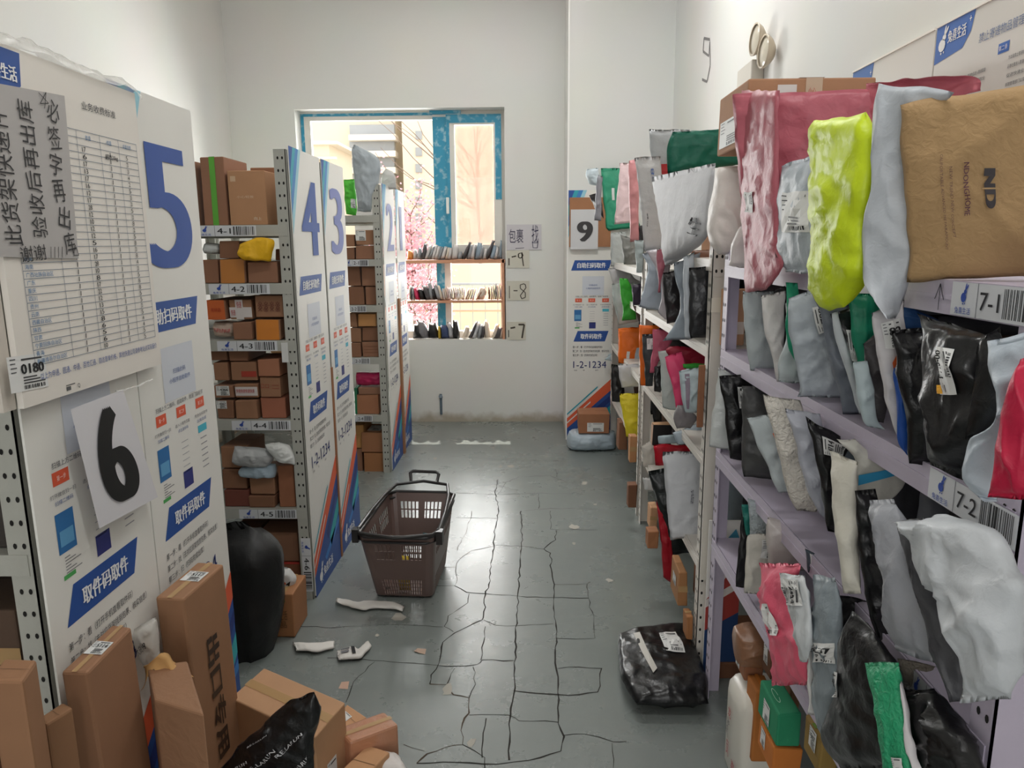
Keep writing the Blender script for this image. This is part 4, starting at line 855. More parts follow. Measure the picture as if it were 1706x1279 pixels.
bag('B', [905,500,950,500, 910,650,962,640, 915,780,972,780, 925,870,980,880, 962,932,980,932], (30, 76, 156), .60, .03, 'bright blue mailer between white and black ones on the 7-2 level')
bag('B', [892,312,1060,302, 898,420,1055,420, 918,560,1060,560, 955,750,1065,750, 970,900,1065,900, 975,962,1060,988], BK, .585, .06, 'upright black mailer left of the big black one on the 7-2 level', wr=.018, wf=14)
bag('B', [1000,238,1350,335, 1052,330,1370,380, 1046,450,1372,500, 1055,600,1380,600, 1062,800,1370,800, 1075,970,1250,1050], BK, (.575, .60), .09, 'big glossy black mailer with a yellow and white label on the 7-2 level', nu=24, wr=.02, wf=11, lab=('F113-00', (.50, .50, .74, .80), 1), prints=[GRID(.50, .505, .60, .56, (222, 160, 40), 3, 7)])
bag('B', [1335,330,1400,300, 1330,500,1400,500, 1290,700,1400,700, 1240,850,1390,800], (34, 34, 36), (.575, .60), .06, 'black mailer corner between the big black and the crimson mailers', dy=0)
bag('B', [1352,372,1560,318, 1372,500,1560,480, 1398,640,1540,600, 1395,760,1500,720, 1262,850,1420,830, 1238,940,1400,900, 1252,1050,1395,1100, 1342,1142,1402,1138], (176, 186, 196), (.56, .575), .07, 'pale grey mailer with a bulging foot behind the crimson one', wr=.016, nu=20, nv=30)
bag('B', [1510,460,1610,430, 1440,660,1610,640, 1418,800,1610,800, 1395,950,1610,950, 1350,1130,1610,1138], (190, 30, 66), (.54, .56), .07, 'crimson mailer standing nearest on the 7-2 level', wr=.01)

# 7-2 to 7-3 level
bag('B', [52,500,95,535, 35,620,100,650, 12,780,105,780, 2,885,105,908], (206, 210, 208), .575, .05, 'translucent film bag sticking out at the far end of the 7-3 level', m=film((214, 218, 216), .8))
bag('B', [50,540,158,530, 68,640,165,650, 88,780,166,780, 108,940,165,958], BK, .585, .04, 'narrow black mailer with a small white label on the 7-3 level', lab=('71', (.45, .62, .72, .86), 1))
bag('B', [160,585,262,600, 165,720,300,730, 160,880,312,900, 172,1030,318,1052], (74, 74, 74), .60, .09, 'bulging dark grey film parcel on the 7-3 level', edge=.28, wr=.016)
bag('B', [190,745,262,722, 228,850,330,850, 282,970,352,970, 318,1070,380,1050, 335,1105,398,1112], PT, .575, .03, 'pale teal mailer with an orange swirl on the 7-3 level', prints=STROKE([(.55, .75), (.8, .72), (.85, .66), (.7, .58), (.9, .52)], .07, (216, 96, 44), 3))
bag('B', [260,632,375,655, 300,770,410,780, 345,950,450,950, 385,1100,488,1120, 430,1192,488,1198], (206, 200, 190), .57, .06, 'bubble-wrapped cream mailer leaning on the 7-3 level', m=mat((212, 206, 196), .45, bump=.9, bscale=90), edge=.35)
bag('B', [378,700,482,722, 425,850,520,880, 450,1000,545,1050, 490,1130,565,1180, 530,1200,572,1250], (176, 178, 188), .585, .05, 'silvery lilac mailer on the 7-3 level', wr=.016)
bag('B', [470,735,635,885, 500,850,605,900, 530,1000,610,1010, 555,1130,630,1120, 580,1290,640,1310], BK, .585, .05, 'black mailer labelled 4714 on the 7-3 level', lab=('4714', (.25, .78, .85, .92), 1))
bag('B', [595,905,720,960, 605,1050,715,1060, 612,1200,712,1200, 622,1290,722,1270, 640,1413,722,1413, 650,1590,742,1600], (206, 202, 190), (.57, .59), .05, 'tall soft cream mailer hanging at the middle of the 7-3 level', edge=.4)
bag('B', [622,842,680,845, 700,930,800,975, 700,1050,860,1060, 702,1200,780,1200], (204, 202, 192), .60, .04, 'cream mailer with a small cyan sticker on the 7-3 level', prints=[P([(.05, .34), (.8, .48), (.8, .58), (.05, .44)], (40, 150, 196), 3)])
bag('B', [712,1105,770,1090, 715,1200,800,1250, 725,1330,840,1400, 745,1480,850,1560, 770,1640,880,1760, 820,1850,910,1910], BK, .585, .05, 'long black mailer slanting down the near part of the 7-3 level', wr=.016)
bag('C', [780,-20,900,-30, 800,80,950,90, 838,250,1000,270, 868,400,1040,440, 862,560,1100,600, 905,710,1110,775], (152, 154, 160), (.575, .59), .07, 'big grey mailer with a matt surface on the 7-3 level', wr=.012)
bag('C', [905,85,1060,60, 950,200,1080,280, 985,350,1140,460, 1040,520,1190,640, 1080,680,1240,800, 1110,780,1236,880, 1180,962,1228,955], (66, 66, 70), (.565, .58), .05, 'dark grey mailer behind the large pale mailer on the 7-3 level', wr=.012)
bag('C', [912,82,1160,55, 1000,170,1330,100, 1015,230,1420,200, 1060,370,1468,320, 1135,450,1515,400, 1185,600,1505,600, 1235,760,1495,730, 1245,860,1475,880, 1226,965,1462,945], (196, 200, 204), (.55, .56), .09, 'large pale grey wrinkled mailer, nearest and biggest on the 7-3 level', nu=26, nv=34, wr=.02, wf=11)
bag('B', [1030,880,1180,1010, 1050,1000,1240,1160, 1060,1060,1240,1190], (40, 40, 42), .66, .05, 'dark mailer lying at the back under tag 7-2')

# 7-3 to 7-4 level
bag('C', [160,0,196,0, 172,80,196,100, 178,150,196,180], (30, 110, 100), .61, .02, 'thin teal green mailer at the far end of the 7-4 level')
bag('C', [160,60,200,100, 148,200,195,210, 135,320,185,320, 130,398,176,400], BK, .60, .02, 'thin black mailer at the far end of the 7-4 level')
bag('C', [195,-30,290,0, 200,60,295,80, 200,140,300,145, 205,200,300,200], (188, 196, 200), .615, .05, 'clear bubble wrap parcel behind the white 24 mailer', m=mat((180, 190, 194), .25, bump=1., bscale=110, alpha=.9))
bag('C', [192,142,292,145, 184,230,275,240, 180,320,262,320, 172,430,248,436], (204, 200, 190), .585, .03, 'white mailer printed 24 on the 7-4 level', prints=label_shapes('24', .45, .62, .98, .92, 5))
bag('C', [290,55,400,120, 285,150,430,170, 285,230,440,240, 290,320,450,320], (196, 188, 184), .60, .06, 'translucent pinkish film bag above the pink mailer', m=film((206, 198, 194), .85))
bag('C', [246,285,455,285, 262,380,440,330, 248,440,400,440, 270,540,430,560, 312,700,480,700, 318,780,482,790, 304,880,486,872], (226, 98, 122), (.575, .575), .06, 'bright pink mailer hanging over the 7-4 edge', wr=.014, nu=18, lab=(None, (.35, .38, .62, .62)))
bag('C', [338,330,465,342, 380,450,485,450, 412,560,495,560, 430,650,500,650, 442,762,482,766], (200, 204, 206), (.55, .55), .03, 'small white mailer labelled 2524 in front of the pink one', lab=('2524', (.15, .62, .9, .93), -1), wr=.01)
bag('C', [466,210,560,300, 475,280,560,330, 485,330,560,345], (90, 100, 110), .62, .03, 'grey mailer labelled 2526 tucked under the 7-3 shelf', lab=('2526', (.1, .1, .8, .9), 1))
bag('C', [485,620,522,600, 488,800,520,800, 485,1015,520,1022], (210, 208, 204), (.56, .575), .012, 'thin white card edge between the 2524 and 2537 mailers')
bag('C', [510,342,618,352, 512,480,640,480, 514,620,645,620, 520,800,640,810, 512,920,625,950, 548,1140,588,1125], (136, 146, 152), (.57, .575), .05, 'grey mailer labelled 2537 hanging on the 7-4 level', lab=('2537', (.08, .48, .98, .60)), wr=.012)
bag('C', [608,430,720,470, 602,520,740,540, 640,640,760,640, 640,760,760,760], BK, .60, .04, 'small black mailer above the big black one on the 7-4 level')
bag('C', [700,520,775,575, 652,640,900,770, 640,780,915,800, 642,900,920,900, 600,1000,900,1000, 560,1140,900,1150, 640,1290,900,1290], (34, 34, 36), (.56, .57), .08, 'big black mailer with a label ending 43 on the 7-4 level', lab=('543', (.02, .52, .20, .68)), nu=20)
bag('C', [757,765,918,768, 790,880,928,880, 822,1000,950,1000, 838,1120,968,1130, 855,1279,985,1279, 870,1360,1000,1360], (38, 156, 108), (.545, .555), .04, 'emerald green bubble mailer low on the near right rack', m=mat((38, 156, 108), .45, bump=.8, bscale=80), wr=.008, lab=(None, (.62, .08, .92, .22)))
bag('C', [922,865,940,880, 945,1000,965,1000, 975,1200,1005,1200, 1000,1360,1060,1360], (206, 202, 204), (.55, .56), .012, 'white edge of a mailer beside the emerald one')
bag('C', [918,750,1080,800, 930,830,1080,850, 945,895,1090,900], (112, 104, 92), .61, .05, 'grey-brown bubble parcel above the black mailer on the 7-4 level', m=mat((120, 112, 100), .35, bump=1., bscale=120))
bag('C', [940,888,1100,895, 955,1000,1170,1000, 990,1120,1250,1120, 1020,1279,1330,1279, 1030,1360,1360,1360], (26, 25, 27), (.575, .60), .08, 'large black mailer at the lower right corner of the picture', wr=.018, nu=20)

# floor level of the near right rack
rbox('I', 150, 152, 460, 255, 560, .72, 'plain brown carton upper at the back of the bottom level', col=(124, 84, 60), tape=None)
rbox('I', 150, 152, 330, 566, 858, .70, 'plain brown carton lower at the back of the bottom level', col=(120, 80, 56), tape=None)
rbox('I', 262, 330, 455, 600, 700, .63, 'brown carton lying under the rounded brown parcel', col=(150, 100, 70), lab=('left', None, (.1, .2, .5, .9)), tape=None)
bag('I', [275,372,436,352, 262,450,445,450, 262,552,445,556], (140, 92, 62), ('y', 1.98, 1.98), .2, 'rounded brown taped parcel on the bottom level', 'parcel', 'parcel', edge=.14, flange=.0, m=mat((140, 100, 74), .35, bump=.3))
rbox('I', 320, 400, 520, 770, 1240, .635, 'tall carton with orange tape and a label beside the white canister', col=(176, 108, 48), lab=('left', None, (.35, .35, .65, .6)), tape='top', tapecol=(200, 120, 50))
rbox('I', 405, 545, 705, 915, 1135, .60, 'green cardboard box with a round white mark on top', col=(34, 132, 92), lab=('left', None, (.30, .15, .62, .75)), tape=None, seam=False, prints=[('top', STROKE([(.3+.1*math.cos(t/2), .5+.2*math.sin(t/2)) for t in range(13)], .02, (180, 220, 200)))])
rbox('I', 400, 522, 710, 1145, 1330, .60, 'orange-brown carton under the green box', col=(190, 112, 44), lab=('left', None, (.2, .3, .5, .9)), tape='ltop', tapecol=(206, 128, 48))
rbox('I', 440, 500, 520, 470, 690, .66, 'dark brown carton with a label left of the pink mailer', col=(110, 74, 54), lab=('left', None, (.2, .3, .7, .9)), tape=None)
rbox('I', 520, 625, 700, 740, 905, .68, 'brown carton with a black scrawl behind the green box', col=(120, 84, 58), tape='ltop')
rbox('I', 705, 830, 960, 1080, 1330, .62, 'carton with green tape and a label in the lower right', col=(136, 110, 54), lab=('left', '967', (.35, .4, .75, .95)), tape='ltop', tapecol=(110, 140, 50))
# white canister
def canister():
    c = at(2, 0, *cp('I', 215, 1000)); x0 = .605; n = 20; V = []; F = []
    yA = at(0, x0, *cp('I', 310, 900)).y; yB = at(0, x0, *cp('I', 188, 800)).y; z1 = .30; xw = .16
    prof = [(0, .02), (.0, .0), (.02, -.0)]
    rows = [(.0, .86), (.012, .97), (.03, 1.), (.8, 1.), (.9, .96), (.965, .8), (1., .5)]
    for (t, s) in rows:
        for k in range(n):
            a_ = 2*math.pi*k/n; cx, sy = math.cos(a_), math.sin(a_); e = .35
            X_ = math.copysign(abs(cx)**e, cx)*xw/2*s; Y_ = math.copysign(abs(sy)**e, sy)*(yB-yA)/2*(1-(1-s)*.5); V.append((x0+xw/2+X_, (yA+yB)/2+Y_, t*z1+.001))
    for j in range(len(rows)-1):
        for k in range(n): F.append((j*n+k, j*n+(k+1) % n, (j+1)*n+(k+1) % n, (j+1)*n+k))
    F.append(tuple(reversed(range(n)))); F.append(tuple((len(rows)-1)*n+k for k in range(n)))
    o = link('canister', V, F, mat((216, 212, 202), .3), smooth=True, label='rounded white plastic canister with red characters on the floor by the lilac post', cat='canister')
    f = plane_fn((x0-.0015, yB-.03, .02), (0, -(yB-yA-.06), 0), (0, 0, .25), (-1, 0, 0)); rd = (186, 44, 60)
    decal(o, 'print', f, [T('龙', .35, .72, .22, .14, rd), T('Jiang', .25, .5, .25, .2, (60, 60, 66), rot=70), T('凤', .32, .22, .2, .2, rd), T('喜', .8, .14, .28, .16, rd)], step=.0008)
canister()

# second row of parcels at the back of the right shelves
def back_row(y0, y1, levels, cols, where, rack_, hmax=.2, step=.115, seed=1):
    rg = random.Random(seed); od = ['nearest', 'second nearest', 'third nearest', 'fourth nearest', 'fifth nearest', 'sixth nearest', 'seventh nearest', 'eighth nearest', 'ninth nearest', 'tenth nearest', 'eleventh nearest', 'twelfth nearest', 'thirteenth nearest', 'fourteenth nearest']
    for li, z in enumerate(levels):
        y = y0+.08; k = 0
        while y < y1-.06:
            h_ = hmax*rg.uniform(.75, 1.); cn, c = rg.choice(cols); xa = .82+rg.uniform(-.02, .03); xb = 1.04; ln = rg.uniform(-.02, .02)
            L = [(xa, y+ln, z+h_), (xa-.01, y, z+h_*.5), (xa, y, z+.012)]; Rr = [(xb, y+ln, z+h_), (xb, y, z+h_*.5), (xb, y, z+.012)]
            pouch(L, Rr, .05, plastic(c, .35), 'mailer_bag', '%s mailer at the back of the %s, %s' % (cn, where[li], od[min(k, 13)]), 'mailer', group='back row of the '+where[li], seed=seed*40+li*13+k, nu=8, nv=10, nrm=Vector((0, -1, 0)), edge=.35, wr=.008)
            y += step*rg.uniform(.85, 1.2); k += 1
BKC = [('black', (28, 27, 30)), ('dark grey', (70, 70, 74)), ('grey', (120, 124, 130)), ('grey-blue', (130, 142, 150)), ('black', (30, 29, 32)), ('dark brown', (84, 60, 48)), ('dark grey', (54, 52, 54))]
back_row(.95, 2.36, [1.252, .91, .59], BKC, ['near right rack under tag 7-1', 'near right rack under tag 7-2', 'near right rack under tag 7-3'], R7, .22, .15, 3)
back_row(2.6, 4.0, [1.235, .835, .43], BKC, ['middle right rack upper shelf', 'middle right rack second shelf', 'middle right rack third shelf'], R8, .26, .17, 7)
back_row(4.2, 5.55, [1.235, .835, .43], BKC, ['far right rack upper shelf', 'far right rack second shelf', 'far right rack third shelf'], R9, .22, .2, 9)

carton(jbox((.76, 2.12, 1.5415), (1.03, 2.38, 1.855), random.Random(4)), 'brown carton holding up the large topmost carton on the near right rack', col=(160, 118, 88), tape='front')
carton(jbox((.82, 2.75, 1.5415), (1.04, 3.55, 1.80), random.Random(5)), 'long brown carton on top of the middle rack behind the white mailer', col=(156, 114, 84), tape='front')
# ---------------- parcels of the two farther right racks ----------------
GY = (176, 182, 190)
def B8(*a, **k): k.setdefault('nu', 14); k.setdefault('nv', 22); return bag(*a, **k)
B8('D', [258,200,300,185, 252,240,500,178, 262,258,500,210], (62, 58, 56), .60, .10, 'crumpled black mailer lying topmost on the far right racks', edge=.3, wr=.016)
B8('D', [182,262,245,255, 180,300,248,300, 200,345,245,350], (190, 202, 208), ('y', 4.95, 4.9), .06, 'pale wrinkled film pouch nearest the pillar on the far rack')
B8('D', [238,290,270,300, 232,400,262,400, 225,535,262,535], (130, 130, 136), ('y', 4.9, 4.9), .04, 'silvery folded mailer left of the emerald bag')
B8('D', [195,400,245,390, 215,440,262,440, 245,500,275,525], (46, 42, 42), ('y', 5.0, 4.95), .05, 'black mailer corner over the number 9 sheet')
B8('D', [258,256,360,256, 266,350,362,350, 275,450,362,450, 288,575,400,560, 300,588,395,572], (52, 152, 118), .575, .05, 'emerald green mailer hanging on the far rack', prints=[GRID(.32, .48, .42, .68, (220, 224, 222), 2, 2)], wr=.01)
B8('D', [360,230,412,225, 352,340,412,340, 342,440,412,430, 330,555,408,545], (222, 196, 198), .56, .04, 'pale pink and white mailer right of the emerald one')
B8('D', [410,215,452,208, 408,330,448,340, 412,450,442,460, 414,650,444,642], (206, 140, 142), .555, .05, 'narrow salmon pink mailer hanging on the far rack')
B8('D', [440,200,525,192, 452,300,535,300, 468,450,560,450, 480,560,580,600, 488,700,592,672], (196, 194, 194), .55, .05, 'tall white mailer with small black print left of the winged mailer', prints=[T('包装', .18, .3, .18, .04, INK, rot=80), T('8888', .62, .72, .3, .12, (80, 110, 170), rot=90)])
B8('D', [516,50,650,52, 522,150,640,150, 530,300,630,290], (176, 178, 180), .60, .04, 'grey mailer behind the dark green bag on top', prints=[GRID(.30, .02, .95, .24, (176, 40, 44), 3, 2)])
B8('D', [642,62,872,44, 615,130,872,120, 612,200,870,190, 614,285,866,236], (14, 98, 78), .60, .07, 'dark green glossy bag topmost beside the large carton', nu=18, wr=.016, dy=-.03)
B8('D', [530,304,868,228, 545,400,862,330, 562,480,850,450, 580,600,830,600, 590,700,775,670, 604,772,640,768], (190, 190, 193), (.545, .60), .07, 'large white mailer with a black mark hanging at the top of the middle rack', nu=22, nv=24, m=mat((190, 190, 193), .6, bump=.25, bscale=20, spec=.3), prints=[T('生', .84, .56, .17, .12, (40, 40, 44), rot=-8, bold=.02)], wr=.008)
B8('D', [312,600,362,595, 312,700,385,700, 312,780,390,785], (176, 180, 178), .60, .04, 'silvery clear pouch under the emerald mailer')
B8('D', [362,610,420,640, 375,700,432,720, 380,770,430,770], (120, 120, 116), .60, .05, 'dark clear pouch with a knotted shine below the salmon mailer', wr=.02)
B8('D', [455,560,485,560, 455,640,485,640, 458,690,480,690], (52, 46, 48), .61, .03, 'small black mailer below the salmon pink one')
B8('D', [440,640,482,640, 445,740,482,740, 448,815,478,812], (168, 178, 178), .59, .03, 'narrow grey-green mailer of the far rack first level')
B8('E', [0,300,60,330, 0,300,110,340, 0,310,130,380], (210, 206, 198), .64, .03, 'crumpled white paper along the far rack shelf edge')
B8('E', [150,240,240,190, 185,330,245,330, 130,570,235,600], (176, 186, 198), .57, .04, 'pale blue-grey mailer at the joint of the two far racks', wr=.01)
B8('E', [175,215,290,190, 245,350,292,350, 270,480,300,480, 250,600,300,690], (196, 190, 196), .60, .03, 'pale mailer with a pink line on the middle rack')
B8('E', [240,215,292,185, 242,250,290,240, 250,400,262,400, 252,480,262,480], (176, 100, 116), .585, .02, 'thin dusty pink mailer edge on the middle rack')
B8('E', [278,355,352,330, 282,450,372,450, 295,560,388,548, 305,672,372,650], (52, 48, 50), .58, .05, 'black mailer left of the grey draped mailer')
B8('E', [345,292,452,228, 358,380,445,360, 385,500,442,470, 385,600,442,600, 340,700,442,700, 280,780,440,772], (150, 160, 170), .565, .04, 'grey-blue mailer with a spread foot on the middle rack', nu=14, wr=.014)
B8('E', [410,260,452,225, 405,450,446,450, 412,600,444,600, 415,770,442,765], (176, 182, 188), .56, .03, 'narrow pale grey mailer before the black one on the middle rack')
B8('E', [445,322,538,315, 446,450,542,450, 445,600,545,600, 450,768,545,752], (48, 50, 54), .575, .06, 'flat black mailer standing at the near post of the middle rack', wr=.006)
B8('E', [455,212,560,215, 458,260,560,262, 460,315,548,310], (126, 86, 66), .64, .08, 'brown wrapped parcel behind the black mailer on the middle rack')
B8('D', [278,815,310,825, 290,900,312,900, 298,1000,318,1005], (54, 50, 52), .61, .04, 'black mailer at the left end of the far rack second level')
B8('D', [318,870,430,865, 322,950,440,960, 345,1050,430,1050, 352,1092,420,1072], (186, 194, 190), .585, .05, 'clear grey bag around a bright green item on the far rack', m=film((196, 204, 200), .75))
B8('D', [358,842,385,845, 362,920,408,920, 375,1000,420,1000, 372,1068,418,1062], (58, 160, 48), .58, .04, 'bright green folded item inside a clear bag on the far rack', dy=-.05)
B8('D', [425,880,478,868, 425,930,475,930, 432,985,472,982], (52, 42, 60), .60, .04, 'dark purple mailer beside the green item')
B8('D', [295,790,360,780, 320,860,400,850, 330,900,470,862], (188, 186, 186), .60, .04, 'white torn mailer above the green item')
B8('D', [430,985,520,1010, 450,1040,560,1060, 460,1075,580,1100], (86, 62, 54), .63, .06, 'brown parcel under the second shelf of the middle rack')
# third level
B8('E', [0,700,130,690, 0,760,128,760, 0,850,105,850, 0,925,100,918], (236, 112, 28), .59, .07, 'bright orange mailer on the far rack', edge=.3, prints=[GRID(.30, .15, .42, .35, (224, 224, 220), 2, 2), GRID(.62, .1, .95, .45, (190, 200, 210), 2, 2)])
B8('E', [130,680,292,690, 132,720,200,710, 132,850,165,850, 134,950,168,950, 138,1060,172,1060], (232, 108, 24), .575, .04, 'orange mailer strip at the post between the far racks')
B8('E', [0,930,132,922, 5,1000,132,1000, 22,1072,130,1062], (204, 202, 204), .56, .03, 'white printed mailer under the orange one', prints=[R(.55, .6, .9, .64, (60, 60, 70), 3)])
B8('E', [8,1110,118,1105, 15,1180,108,1180, 35,1279,104,1279, 50,1380,100,1390], (228, 208, 44), .56, .05, 'yellow mailer hanging below the white printed one')
B8('G', [300,80,340,90, 300,180,340,180, 305,270,345,275], (44, 42, 44), .60, .04, 'black mailer at the left end of the far rack third level')
B8('G', [258,50,330,-20, 290,30,335,30, 265,60,330,75], (190, 206, 212), .60, .03, 'pale blue film corner at the left of the orange mailer')
B8('E', [148,742,222,738, 155,850,215,850, 165,960,205,960, 172,1062,200,1062], (54, 58, 60), .575, .04, 'charcoal mailer with a white label right of the orange strip', lab=(None, (.25, .72, .95, .92)))
B8('E', [215,705,300,715, 218,800,290,790, 205,900,240,900, 198,980,215,980], (196, 92, 116), .60, .03, 'rose pink mailer above the charcoal one')
B8('E', [225,940,262,930, 225,1030,262,1030, 222,1100,250,1105], (44, 40, 42), .60, .03, 'small black mailer low between charcoal and pale mailers')
B8('E', [250,842,320,835, 265,950,330,950, 270,1080,345,1080, 280,1200,362,1232], (188, 196, 192), .57, .04, 'pale grey-green mailer of the third level of the middle rack')
B8('E', [330,810,525,835, 300,850,528,880, 380,950,525,930], (150, 24, 50), .61, .06, 'dark crimson mailer under the second shelf of the middle rack', nu=14)
B8('E', [292,880,360,850, 315,980,385,980, 345,1100,390,1090, 362,1202,388,1192], (226, 72, 116), .565, .04, 'hot pink mailer on the middle rack')
B8('E', [380,970,515,930, 388,1050,500,1050, 395,1140,480,1140, 425,1230,465,1230], (172, 186, 190), .555, .05, 'pale blue wrinkled mailer with a grey strip on the middle rack', prints=[GRID(.15, .1, .3, .9, (130, 116, 130), 4, 2)], wr=.016)
B8('E', [400,925,500,920, 405,950,490,955], (60, 170, 60), .60, .04, 'green item peeking above the pale blue mailer')
B8('E', [370,1180,400,1180, 350,1260,440,1260, 370,1330,420,1330], (128, 122, 124), .57, .05, 'grey film parcel below the hot pink mailer')
rbox('E', 500, 505, 545, 930, 1320, .60, 'tall brown cardboard sheet at the near end of the middle rack third level', col=(140, 94, 66), tape=None, seam=False)
# fourth level and floor
rbox('H', 205, 218, 320, 90, 200, .60, 'carton with a black front below the hot pink mailer', col=(34, 32, 32), tape=None, seam=False, levels=LV8, prints=[('top', [R(0, 0, 1, 1, (190, 146, 108), 1)]), ('left', [R(0, 0, 1, 1, (186, 150, 126), 1)])])
B8('H', [245,150,310,135, 246,165,312,160, 248,190,312,185], (176, 190, 196), .585, .03, 'small pale pouch in front of the black-fronted carton')
B8('H', [320,130,440,60, 330,150,435,140, 345,190,430,192], (164, 176, 184), .60, .05, 'pale grey mailer foot above the red bag')
B8('H', [220,192,430,198, 224,240,420,240, 230,305,400,310], (196, 24, 44), .60, .05, 'bright red mailer above the large white board parcel', nu=14)
B8('H', [190,335,285,305, 215,420,300,420, 240,520,310,520, 275,640,440,640, 285,780,455,766], (40, 48, 48), .565, .08, 'dark green-black mailer around the large white board parcel', nu=16, nv=20)
B8('H', [268,232,470,222, 282,400,475,400, 295,560,465,560, 310,702,455,682], (206, 208, 212), .55, .05, 'large white board parcel with grey print on the middle rack', wr=.004, nu=16, edge=.25, prints=[T('商品', .45, .5, .05, .16, (110, 110, 120), rot=0), T('易碎', .78, .5, .16, .08, (60, 60, 70)), T('3207', .80, .40, .14, .03, (70, 70, 80)), LN(.5, .02, .5, .98, .008, (170, 170, 176), 2)])
B8('H', [235,490,262,520, 250,620,285,640, 262,760,300,780, 272,900,305,935], (172, 24, 40), .58, .04, 'long red mailer hanging to the floor beside the white board parcel', wr=.014)
B8('H', [162,372,205,368, 170,410,212,410, 172,432,218,446], (206, 206, 204), .57, .02, 'small white paper packet by the far post')
B8('H', [155,200,200,160, 160,260,205,260, 165,310,210,315], (206, 200, 190), .60, .04, 'cream film bag at the far post fourth level')
rbox('H', 85, 95, 135, 150, 290, .57, 'small tan carton high beside the far post', col=(176, 126, 84), tape='front')
rbox('H', 78, 88, 132, 408, 530, .545, 'small dark brown carton low beside the far post', col=(120, 80, 56), tape=None)
rbox('H', 175, 190, 248, 655, 750, .52, 'small brown carton on the floor before the red mailer', col=(156, 104, 68), tape=None, levels=[0])
rbox('H', 186, 205, 245, 530, 645, .60, 'pale slatted wooden carton above the small brown carton', col=(196, 150, 112), tape='front')
rbox('H', 22, 36, 82, 75, 222, .60, 'brown carton at the foot of the far rack behind the yellow mailer', col=(130, 88, 62), tape=None, levels=[0])
rbox('H', 308, 358, 405, 872, 1055, .59, 'upright brown carton on the floor under the dark green-black mailer', col=(164, 116, 74), lab=('left', None, (.3, .4, .7, .7)), levels=[0])
rbox('H', 375, 400, 432, 1110, 1235, .60, 'small brown carton with tape on the floor near the lilac post', col=(160, 108, 66), levels=[0], tape='ltop')
rbox('H', 432, 450, 520, 820, 1000, .655, 'large brown carton leaning behind the near post of the middle rack', col=(132, 86, 58), tape=None)
# strip of a printed panel low between the racks
pl = MB().box((.640, 2.48, .01), (.76, 2.486, .62)).build('end_panel', PANEL, label='low strip of a printed sign panel standing behind the lilac post', cat='sign panel')
decal(pl, 'poster_print', plane_fn((.640, 2.479, .01), (.12, 0, 0), (0, 0, .61), (0, -1, 0)), [P([(0, 0), (1, 0), (1, .42), (0, .30)], (30, 62, 110), 1), P([(0, .3), (1, .42), (1, .75), (0, .5)], (170, 60, 52), 2), P([(0, .45), (1, .58), (1, .63), (0, .50)], (220, 214, 206), 3), P([(.2, .72), (1, .85), (.8, .95), (.2, .8)], (70, 150, 180), 2)], step=.0008)
# parcels standing by the panel 9
rbox('G', 137, 139, 290, 330, 432, .335, 'small brown carton with a label on the pale blue mailer by panel 9', col=(160, 108, 76), lab=('front', None, (.28, .1, .82, .55)), tape=None) if False else None
a = at(1, 5.48, 965, 690); c = at(1, 5.48, 1015, 722)
carton(jbox((a.x, 5.48, c.z), (c.x, 5.72, a.z), rg), 'brown carton with a label stacked on a pale mailer by panel 9', col=(160, 108, 76), lab=('front', None, (.28, .1, .82, .55)), tape=None)
zt = c.z
a = at(1, 5.42, 948, 722); c = at(1, 5.42, 1030, 748)
pouch([(a.x+.01, 5.58, zt-.002), (a.x-.01, 5.58, zt/2), (a.x, 5.58, .004)], [(c.x-.01, 5.58, zt-.004), (c.x, 5.58, zt/2), (c.x, 5.58, .004)], .26, plastic((172, 186, 196)), 'mailer_bag', 'bulky pale blue-grey mailer on the floor under the small carton by panel 9', 'mailer', seed=77, edge=.2, flange=.01, wr=.014, nrm=Vector((0, -1, 0)))

# ---------------- emergency light and posters high on the right wall ----------------
el = empty('emergency_light', (1.05, 3.75, 2.2), 'white twin-head emergency light on the right wall', 'emergency light')
WM = mat((206, 200, 190), .4)
bevel(MB().box((1.03, 3.62, 2.13), (XR-.001, 3.86, 2.43)).build('housing', WM, el), .006)
for (hx, hy) in ((1262, 66), (1277, 86)):
    _p = at(0, 1.045, hx, hy); yy, zz = _p.y, _p.z
    MB().tube([(1.055, yy, 2.40), (1.05, yy, zz-.05)], .008, 8).build('stem', WM, el)
    d = Vector((-1, -.10, .05)).normalized(); c = Vector((1.045, yy, zz)); n = 24; up = Vector((0, 0, 1)); sd_ = d.cross(up).normalized(); up = sd_.cross(d)
    mb = MB(); V = []; F = []; prof = [(-.035, .012), (-.03, .035), (-.012, .058), (.008, .070), (.016, .072), (.016, .064)]
    for (ax, r_) in prof:
        for k in range(n): t = 2*math.pi*k/n; V.append(c+d*ax+(sd_*math.cos(t)*.85+up*math.sin(t))*r_)
    for j in range(len(prof)-1):
        for k in range(n): F.append((j*n+k, j*n+(k+1) % n, (j+1)*n+(k+1) % n, (j+1)*n+k))
    F.append(tuple(range(n))); hd = link('lamp_head', V, F, mat((196, 182, 160), .35), el, smooth=True)
    V = [c+d*(.018-.010*(r_**2))+(sd_*math.cos(t)*.85+up*math.sin(t))*.064*r_ for r_ in (1., .6, .2) for t in [2*math.pi*k/n for k in range(n)]]
    F = [(j*n+k, j*n+(k+1) % n, (j+1)*n+(k+1) % n, (j+1)*n+k) for j in range(2) for k in range(n)]+[tuple(2*n+k for k in range(n))]
    link('lens', V, F, mat((214, 206, 188), .1, coat=.5), hd, smooth=True)
decal(el, 'print', plane_fn((1.0295, 3.87, 2.15), (0, -.25, 0), (0, 0, .22), (-1, 0, 0)), [LN(.2, .8, .6, .8, .02, (120, 110, 110)), R(.3, .5, .5, .6, (150, 60, 60), 1), LN(.2, .3, .7, .3, .02, (120, 110, 110))], step=.0006)
ZT = 2.147; px_ = XR-.012
